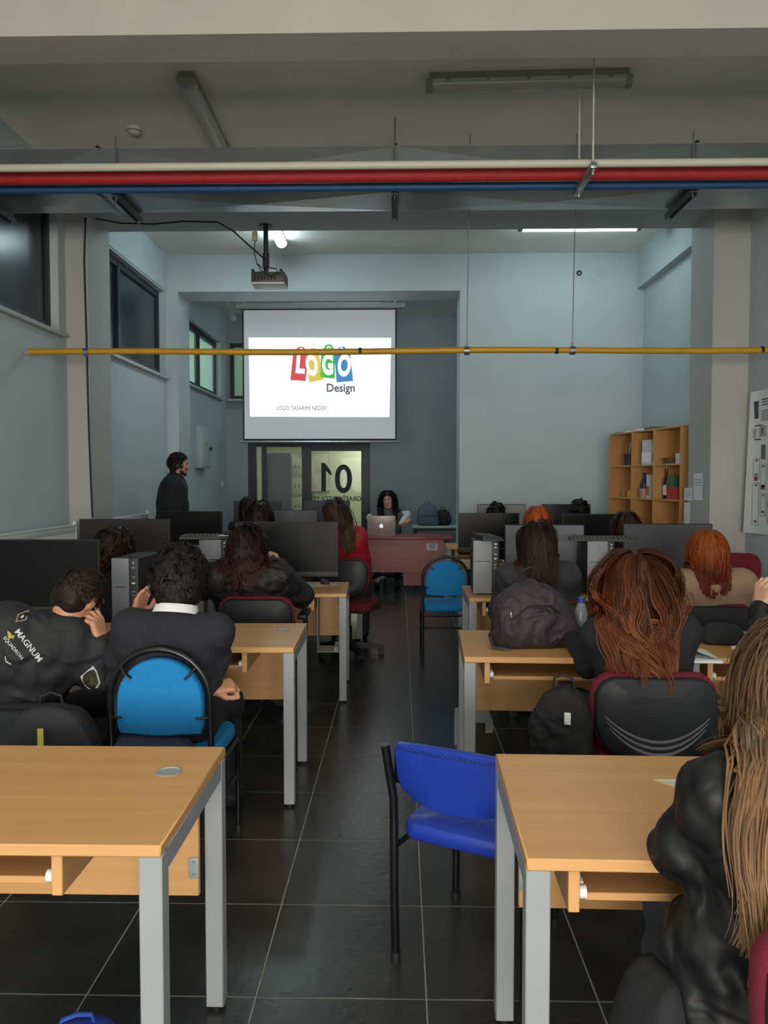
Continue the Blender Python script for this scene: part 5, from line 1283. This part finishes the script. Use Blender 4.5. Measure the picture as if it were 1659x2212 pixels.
# ---- man in the patched jacket
h = P3(174, 1288, 3.14)
jk = mt('patched black jacket', '16181d', .75, 0, .15, (12, 12, 12), .7, 8, bd=.035)
c = person('person in a black flight jacket with patches, leaning on one hand', (P3(28, 1500, 3.12)[0], 3.08), R(-8), h, (R(-32), R(14), R(-14)), top=jk, trousers=mt('black trousers', '15161b', .85), res=.011, seed=6, bulk=.022, sh=.16, fold=.008, folds=30, twist=R(38), roll=.045, neck=P3(135, 1352, 3.06),
       hairlen=.022, hairkw=dict(n=400, kids=8, clump=.008, wave=.2, r0=.002, thick=-.005, zmin=-.07, back=.14, nape=.055, captone=.3, capn=.003, steps=4, off=.001), hair=hairmat('cropped dark hair', [(0, '17110f'), (.5, '241a17'), (1, '33261f')]),
       arms=((P3(-30, 1500, 3.25), (h[0] - .52, 3.62, .80)), (P3(216, 1462, 3.12), P3(219, 1392, 3.10))),
       hands=(True, dict(d=unit((-.22, .05, .9)), n=(-.9, .2, .1), curl=(.35, .6, .85, 1.0), res=.004, thumb=.9)),
       extra=lambda f, q: f.cone(q['s0'] + q['tilt'] * -.09 + np.array((0, -.03, .05)), q['s0'] + q['tilt'] * .10 + np.array((0, -.03, .06)), .05, .05, .04, 0))
JM = c
# ---- girl with dark burgundy hair and black puffer jacket
h = P3(532, 1186, 4.86)
person('person in a black puffer jacket, one hand raised before the large dark monitor', (P3(540, 1300, 4.9)[0], 5.0), R(0), h, (R(-10), R(3), 0), top=mt('black puffer cloth', '1c191b', .6, 0, .12, (9, 9, 9), .7, 9, bd=.035), hair=darkred, fem=True, bulk=.04, sh=.19, fold=.012, folds=26, res=.012, seed=7, ears=False, skin=pale_skin,
       hairlen=.21, hairkw=dict(n=200, kids=11, clump=.014, wave=.4, wf=10, r0=.0038, thick=.010, zmin=-.06, back=.09, steps=16, stiff=.7),
       arms=((P3(440, 1270, 5.02), (h[0] - .14, 5.35, .80)), (P3(650, 1285, 5.02), P3(606, 1228, 5.16))),
       hands=(True, dict(d=unit((-.35, .1, .75)), n=(-.7, -.5, -.2), curl=.75, res=.004)))
# ---- girl behind the tower, third row left
h = P3(252, 1180, 4.95)
person('person half hidden between the charcoal monitor and the grey tower', (h[0] - .03, 5.0), R(4), h, (R(-8), 0, R(-10)), hair=brown, fem=True, res=.015, hres=.007, seed=8, hairlen=.22, hairkw=dict(n=110, kids=8, wave=.5, wf=10, r0=.005, thick=.004, zmin=-.05, pull=lambda hd, M: (lambda P, s: np.array((-.12, -.05, 0)) * (s < .5))), top=mt('dark plum top', '231b22', .85))
# ---- girl in red with a ponytail, fourth row left
h = P3(722, 1108, 6.74)
def ptail(hd, M, coll, rs):
    n = 60; r = hd + M @ np.array((.03, -.10, .04)); roots = r + rs.normal(size=(n, 3)) * .014; d = np.tile(unit((.5, -.5, .1)), (n, 1)) + rs.normal(size=(n, 3)) * .15
    return locks(roots, d, .42, 16, coll, wave=.25, wf=8, r0=.004, seed=3, stiff=.7)
person('person in a red jacket, fourth row left', (P3(758, 1200, 6.85)[0], 6.92), R(6), h, (R(-6), R(-4), R(8)), top=mt('red jacket', '9c1420', .6, 0, .12, (12, 12, 12), .2, 50), hair=hairmat('mid brown hair', [(0, '1e1510'), (.5, '3a2a1e'), (1, '5a4632')]), fem=True, res=.014, seed=9, bulk=.02, hairlen=.12, skin=pale_skin,
       hairkw=dict(n=90, kids=8, wave=.2, r0=.005, thick=.003, zmin=-.05, tail=ptail, pull=lambda hd, M: (lambda P, s: .25 * (hd + M @ np.array((.03, -.11, .04)) - P) / .1)))
# ---- further heads on the left
h = P3(561, 1116, 6.98)
person('person seated just beyond the large dark monitor, left of the red jacket', (h[0], 7.0), R(0), h, (R(-5), 0, 0), hair=brown, fem=True, res=.021, hres=.008, seed=10, hairlen=.24, hairkw=dict(n=90, kids=8, wave=.2, r0=.005, thick=.004, zmin=-.05), top=cloth_blk)
h = P3(540, 1098, 8.75)
person('person in the last left row, nearest the glass partition', (h[0], 8.78), R(0), h, (R(-4), 0, R(-12)), hair=brown, fem=True, res=.021, hres=.008, seed=11, hairlen=.16, hairkw=dict(n=90, kids=8, wave=.2, r0=.005, thick=.002, zmin=-.05))
# ---- grey jacket girl, third row right
h = P3(1160, 1172, 4.76)
def halfup(hd, M, coll, rs):
    n = 70; r = hd + M @ np.array((0, -.112, .035)); roots = r + rs.normal(size=(n, 3)) * .016; d = np.tile(unit((.1, -.8, -.3)), (n, 1)) + rs.normal(size=(n, 3)) * .15
    return locks(roots, d, .42, 18, coll, wave=.25, wf=8, r0=.004, seed=5, stiff=.6)
person('person in a charcoal jacket between the two keyboard-topped right towers', (P3(1165, 1280, 4.78)[0], 4.80), R(0), h, (R(-8), R(2), 0), top=grey_j, hair=hairmat('dark brown red-tipped hair', [(0, '17100e'), (.5, '2b1d19'), (.8, '3f2620'), (1, '5e3020')]), fem=True, bulk=.014, res=.013, seed=12, fold=.006, folds=34, hairlen=.34, sh=.175,
       hairkw=dict(n=170, kids=10, clump=.013, wave=.15, wf=9, r0=.0036, thick=.004, zmin=-.05, back=.08, steps=18, tail=halfup, pull=lambda hd, M: (lambda P, s: (hd - P) * np.array((1.6, 0, 0)) * min(1, s * 2))), ears=False)
# ---- fourth row right
h = P3(1162, 1126, 6.6)
person('person seated directly beyond the charcoal jacket, fourth row right', (h[0], 6.66), R(0), h, (R(-6), 0, 0), hair=orange, fem=True, res=.021, hres=.008, seed=13, hairlen=.14, hairkw=dict(n=100, kids=8, wave=.3, r0=.005, thick=.004, zmin=-.05), ears=False)
h = P3(1352, 1140, 6.5)
person('person seated below the bookcase, beyond the right tower', (h[0], 6.58), R(0), h, (R(-8), 0, 0), hair=hairmat('chestnut hair', [(0, '241610'), (.5, '3e261c'), (1, '5a3828')]), fem=True, res=.021, hres=.008, seed=14, hairlen=.2, hairkw=dict(n=100, kids=8, wave=.25, r0=.005, thick=.004, zmin=-.05), ears=False)
# ---- last row right
h = P3(1071, 1111, 8.5)
person('person facing the silver-grey monitor against the inner wall', (h[0], 8.55), R(0), h, (R(-4), 0, 0), res=.021, hres=.008, seed=15, hairlen=.03, hairkw=dict(n=120, kids=6, r0=.009, thick=0, zmin=-.05, back=.14, nape=.08))
h = P3(1250, 1105, 8.5)
person('person facing the dark monitor left of the bookcase', (h[0], 8.55), R(0), h, (R(-4), 0, R(12)), res=.021, hres=.008, seed=16, hairlen=.03, hairkw=dict(n=120, kids=6, r0=.009, thick=0, zmin=-.05, back=.14, nape=.08))
# ---- girl with copper bob and beige top
h = P3(1527, 1192, 4.62)
person('person in a beige off-shoulder top before the slate grey monitor', (P3(1530, 1290, 4.66)[0], 4.70), R(0), h, (R(-8), R(-2), 0), top=mt('beige knit', 'a1826a', .9, 0, .06, (40, 40, 40), .2, 150), hair=copper, fem=True, res=.013, seed=17, hairlen=.215, ears=False, sh=.19, bulk=.018, skin=pale_skin,
       hairkw=dict(n=200, kids=10, clump=.014, wave=.04, wf=6, r0=.0035, thick=.004, zmin=-.06, back=.1, steps=16, stiff=.6, part=True, taper=.7, captone=0, pull=lambda hd, M: (lambda P, s: (hd - P) * np.array((.4, 0, 0)) * min(1, s * 2)), tone=lambda s: s * .8))
# ---- person at the right edge with a raised hand
h = np.array((1.73, 3.15, 1.12))
person('person in black leather at the right edge with a raised hand', (1.78, 3.12), R(0), h, (R(-6), 0, 0), top=leather, fem=True, res=.012, seed=18, bulk=.014, hairlen=.3, hair=brown, skin=pale_skin,
       arms=((P3(1648, 1405, 3.12), P3(1642, 1318, 3.22)), None), hands=(dict(d=unit((.12, -.05, .9)), n=(.8, .3, .1), curl=.8, res=.004), True), knees=((1.60, 3.45, .53), (1.9, 3.5, .53)))
# ---- girl in the leather jacket at the lower right
h = np.array((.785, 1.50, 1.105))
def btail(hd, M, coll, rs):
    n = 210; x = rs.uniform(-.105, .09, n); roots = hd + np.stack([x, -.115 + 5 * x * x + rs.uniform(-.012, .01, n), rs.uniform(-.06, .05, n)], 1) @ M.T
    d = np.stack([x * 1.5 - .1, -.25 + 0 * x, -1 + 0 * x], 1) @ M.T; d /= np.linalg.norm(d, axis=1, keepdims=True)
    return locks(roots, d, rs.uniform(.30, .47, n), 18, coll, wave=.22, wf=9, r0=.0022, seed=31, stiff=.8, kids=15, clump=.019, vol=3, taper=.2, pull=lambda P, s: np.array((-.035, -.03, 0)))
def ex(f, q):
    f.cone((.60, 1.46, .62), (.62, 1.36, .36), .10, .07, .05, 0).cone((.72, 1.36, .62), (.70, 1.30, .34), .09, .06, .05, 0)
person('person in a black leather jacket seated at the nearest right desk', (.77, 1.42), R(-4), h, (R(-10), R(4), R(-6)), top=leather, trousers=mt('grey jeans', '4b4d54', .85, 0, .2, (12, 12, 12), .25, 60), shoes=mt('white trainer', 'b9b3b0', .6), hair=blond, fem=True, skin=pale_skin, res=.0095, hres=.005, seed=19, bulk=.012, fold=.014, folds=40, ears=False,
       hairlen=.24, hairkw=dict(n=260, kids=14, clump=.022, wave=.12, wf=9, r0=.0022, ymax=.02, back=.09, zmin=-.06, thick=.008, steps=12, tail=btail, stiff=.76, captone=.35),
       arms=((P3(1474, 1826, 1.50), (.80, 1.77, .80)), ((1.02, 1.6, .82), (.86, 1.86, .80))), extra=ex, knees=((.655, 1.86, .52), (.92, 1.86, .52)))
# ---- teacher, facing the class
h = P3(838, 1080, 11.42)
def curls(hd, M, coll, rs):
    n = 90; s = np.sign(rs.uniform(-1, 1, n)); roots = hd + (np.stack([s * rs.uniform(.07, .1, n), rs.uniform(-.06, .02, n), rs.uniform(-.05, .06, n)], 1)) @ M.T; d = np.stack([s * 1.0, rs.normal(size=n) * .2, -.6 + rs.normal(size=n) * .3], 1) @ M.T; d /= np.linalg.norm(d, axis=1, keepdims=True)
    return locks(roots, d, .33, 18, coll, wave=.75, wf=20, r0=.0045, seed=8, kids=5, stiff=.6)
tch = person('person in a grey vest and white sleeves behind the laptop, hand open', (P3(838, 1100, 11.55)[0], 11.58), R(180), h, (R(-4), R(4), R(-6)), top=mt('grey wool vest', '6f7072', .95, 0, .15, (60, 60, 60), .4, 200), fem=True, skin=mt('warm skin', 'd0a088', .5), res=.014, hres=.0048, seed=20, hairlen=.3, sh=.16,
       hairkw=dict(n=120, kids=7, wave=.45, wf=18, r0=.005, thick=.010, zmin=-.03, ymax=.02, hl=-.015, part=True, tail=curls, stiff=.7), ears=True,
       arms=((P3(880, 1112, 11.45), P3(868, 1130, 11.12)), (P3(800, 1118, 11.5), (P3(806, 1130, 11.2)[0], 11.02, .80))),
       hands=(dict(d=unit((.75, -.3, .25)), n=(.1, -.5, .8), curl=.25, spread=.5, res=.004), True))
# pale sleeves over the arms
for i, (S_, (e, wv)) in enumerate(zip((tch['sL'], tch['sR']), tch['el'])):
    f = Field().cone(S_ * .75 + e * .25, e, .056, .052, .03).cone(e, wv, .050, .042, .03); v, q, t_ = f.mesh(.009, vnoise(.004, 30, 3 + i))
    link('sleeve', np_mesh('sleeve', [(v - tch['base'], q, 0)], [mt('pale blouse', 'd2d6de', .8)]), tch['o'])
# ---- man standing by the left wall, in profile
h = P3(386, 1003, 8.55)
def bel(f, q): f.cone(q['sp'](.35) + q['fw'] * .05, q['sp'](.5) + q['fw'] * .05, .17, .13, .06, 0)
man = person('person in a dark polo shirt standing by the left wall', (h[0] - .10, 8.62), R(-78), h, (R(-6), 0, R(-4)), seat=False, top=mt('dark navy polo', '12141a', .85, 0, .1, bump=.2), hair=hairmat('black hair', BLACKHAIR), res=.014, hres=.0048, seed=21, bulk=.06, sh=.19, hairlen=.03, extra=bel, trousers=mt('black trousers', '15161b', .85),
       hairkw=dict(n=300, kids=6, clump=.008, r0=.0028, thick=-.002, zmin=-.03, ymax=.045, hl=-.012, steps=4, captone=.1, back=.14, nape=.08), neck=h + np.array((-.045, 0, -.125)))
f = Field(); f.cone((-.031, .045, -.083), (.031, .045, -.083), .0335, .0335, .02).cone((0, .066, -.098), (0, .07, -.098), .028, .028, .02).cone((-.022, .094, -.05), (.022, .094, -.05), .007, .007, .006)
for s in (-1, 1): f.cone((s * .058, .022, -.025), (s * .040, .042, -.08), .009, .020, .015)
v, q, t_ = f.mesh(.005, vnoise(.002, 90, 5)); v = v @ man['M'].T + man['hd'] - man['base']
link('beard', np_mesh('beard', [(v, q, 0)], [mt('black beard', '120e0d', .8, bump=.5, bscale=300)]), man['o'])
# ------------------------------------------------------------------ prints and patches sewn on the flight jacket
def bvh_of(o):
    me = o.data; off = o.location
    return BVHTree.FromPolygons([v.co + off for v in me.vertices], [p.vertices[:] for p in me.polygons])
def decal(name, polys, mat, who, bv, lift=.004):
    """polys in photograph pixels, laid on the cloth where the eye line meets it, with real thickness"""
    b = MB()
    for poly_ in polys:
        pts = []
        for x, y in poly_:
            d = (at(x, y, 3) - Vector((0, 0, H))).normalized(); hit = bv.ray_cast(Vector((0, 0, H)), d)
            if hit[0] is None: pts = None; break
            pts.append(hit[0] - d * lift)
        if not pts: continue
        n = len(pts); d = (pts[0] - Vector((0, 0, H))).normalized()
        b.add([p - who.location for p in pts] + [p + d * (lift + .002) - who.location for p in pts], [tuple(range(n)), tuple(range(2 * n - 1, n - 1, -1))] + [(i, i + n, (i + 1) % n + n, (i + 1) % n) for i in range(n)])
    return b.build(name, mat, who, 0) if b.V else None
def textpolys(s, size, cx, cy, ang):
    cu = bpy.data.curves.new('t', 'FONT'); cu.body = s; cu.size = size; cu.align_x = 'CENTER'; cu.offset = size * .02; cu.resolution_u = 2
    t = bpy.data.objects.new('t', cu); COL.objects.link(t); me = bpy.data.meshes.new_from_object(t.evaluated_get(bpy.context.evaluated_depsgraph_get())); bpy.data.objects.remove(t)
    c, q = math.cos(ang), math.sin(ang)
    return [[(cx + me.vertices[i].co.x * c + me.vertices[i].co.y * q, cy + me.vertices[i].co.x * q - me.vertices[i].co.y * c) for i in p.vertices] for p in me.polygons]
jo = JM['o']; bv = bvh_of(jo)
prw = mt('white print', 'b9bcbe', .8); prg = mt('gold print', 'a8933a', .7)
decal('lettering', textpolys('MAGNUM', 19, 57, 1398, R(52)), prw, jo, bv)
decal('lettering', textpolys('SQUADRON', 11, 26, 1402, R(50)), prw, jo, bv)
decal('bird_emblem', [[(16, 1362), (22, 1366), (31, 1380), (24, 1378), (20, 1382), (17, 1376)], [(24, 1371), (33, 1374), (28, 1377)]], prg, jo, bv)
decal('chevron', [[(10, 1418), (12, 1418), (14, 1428), (24, 1434), (23, 1436), (12, 1430)]], prw, jo, bv)
q = [(33, 1344), (38, 1326), (63, 1317), (57, 1340)]
decal('shoulder_patch', [q], mt('patch border', '8a7f66', .8), jo, bv)
decal('patch_centre', [[(38, 1340), (41, 1328), (58, 1321), (54, 1337)]], ink_m, jo, bv, .006)
decal('patch_flag', [[(44, 1332), (52, 1327), (51, 1333), (46, 1336)]], prw, jo, bv, .008)
sh_ = [(173, 1462), (201, 1438), (209, 1449), (217, 1475), (211, 1486), (192, 1489), (183, 1481)]
decal('shield_patch', [sh_], prw, jo, bv)
decal('shield_centre', [[(183, 1463), (202, 1445), (207, 1453), (213, 1475), (209, 1482), (194, 1484), (187, 1478)]], mt('camouflage patch', '33331f', .8, 0, .8, (60, 60, 60)), jo, bv, .006)
decal('shoulder_stripe', [[(38, 1312), (57, 1304), (56, 1309), (40, 1315)]], prw, jo, bv)
# silver bracelet of the same man
w_, e_ = JM['el'][1][1], JM['el'][1][0]; d_ = Vector(w_ - e_).normalized(); x_ = d_.orthogonal().normalized(); y_ = d_.cross(x_); c_ = Vector(w_) + d_ * .004 - Vector(JM['base'])
MB().tube([c_ + x_ * (.031 * math.cos(a)) + y_ * (.031 * math.sin(a)) for a in np.linspace(0, 2 * PI, 21)[:-1]], .005, 6, True, flat=1.0).build('bracelet', alu_m, jo)
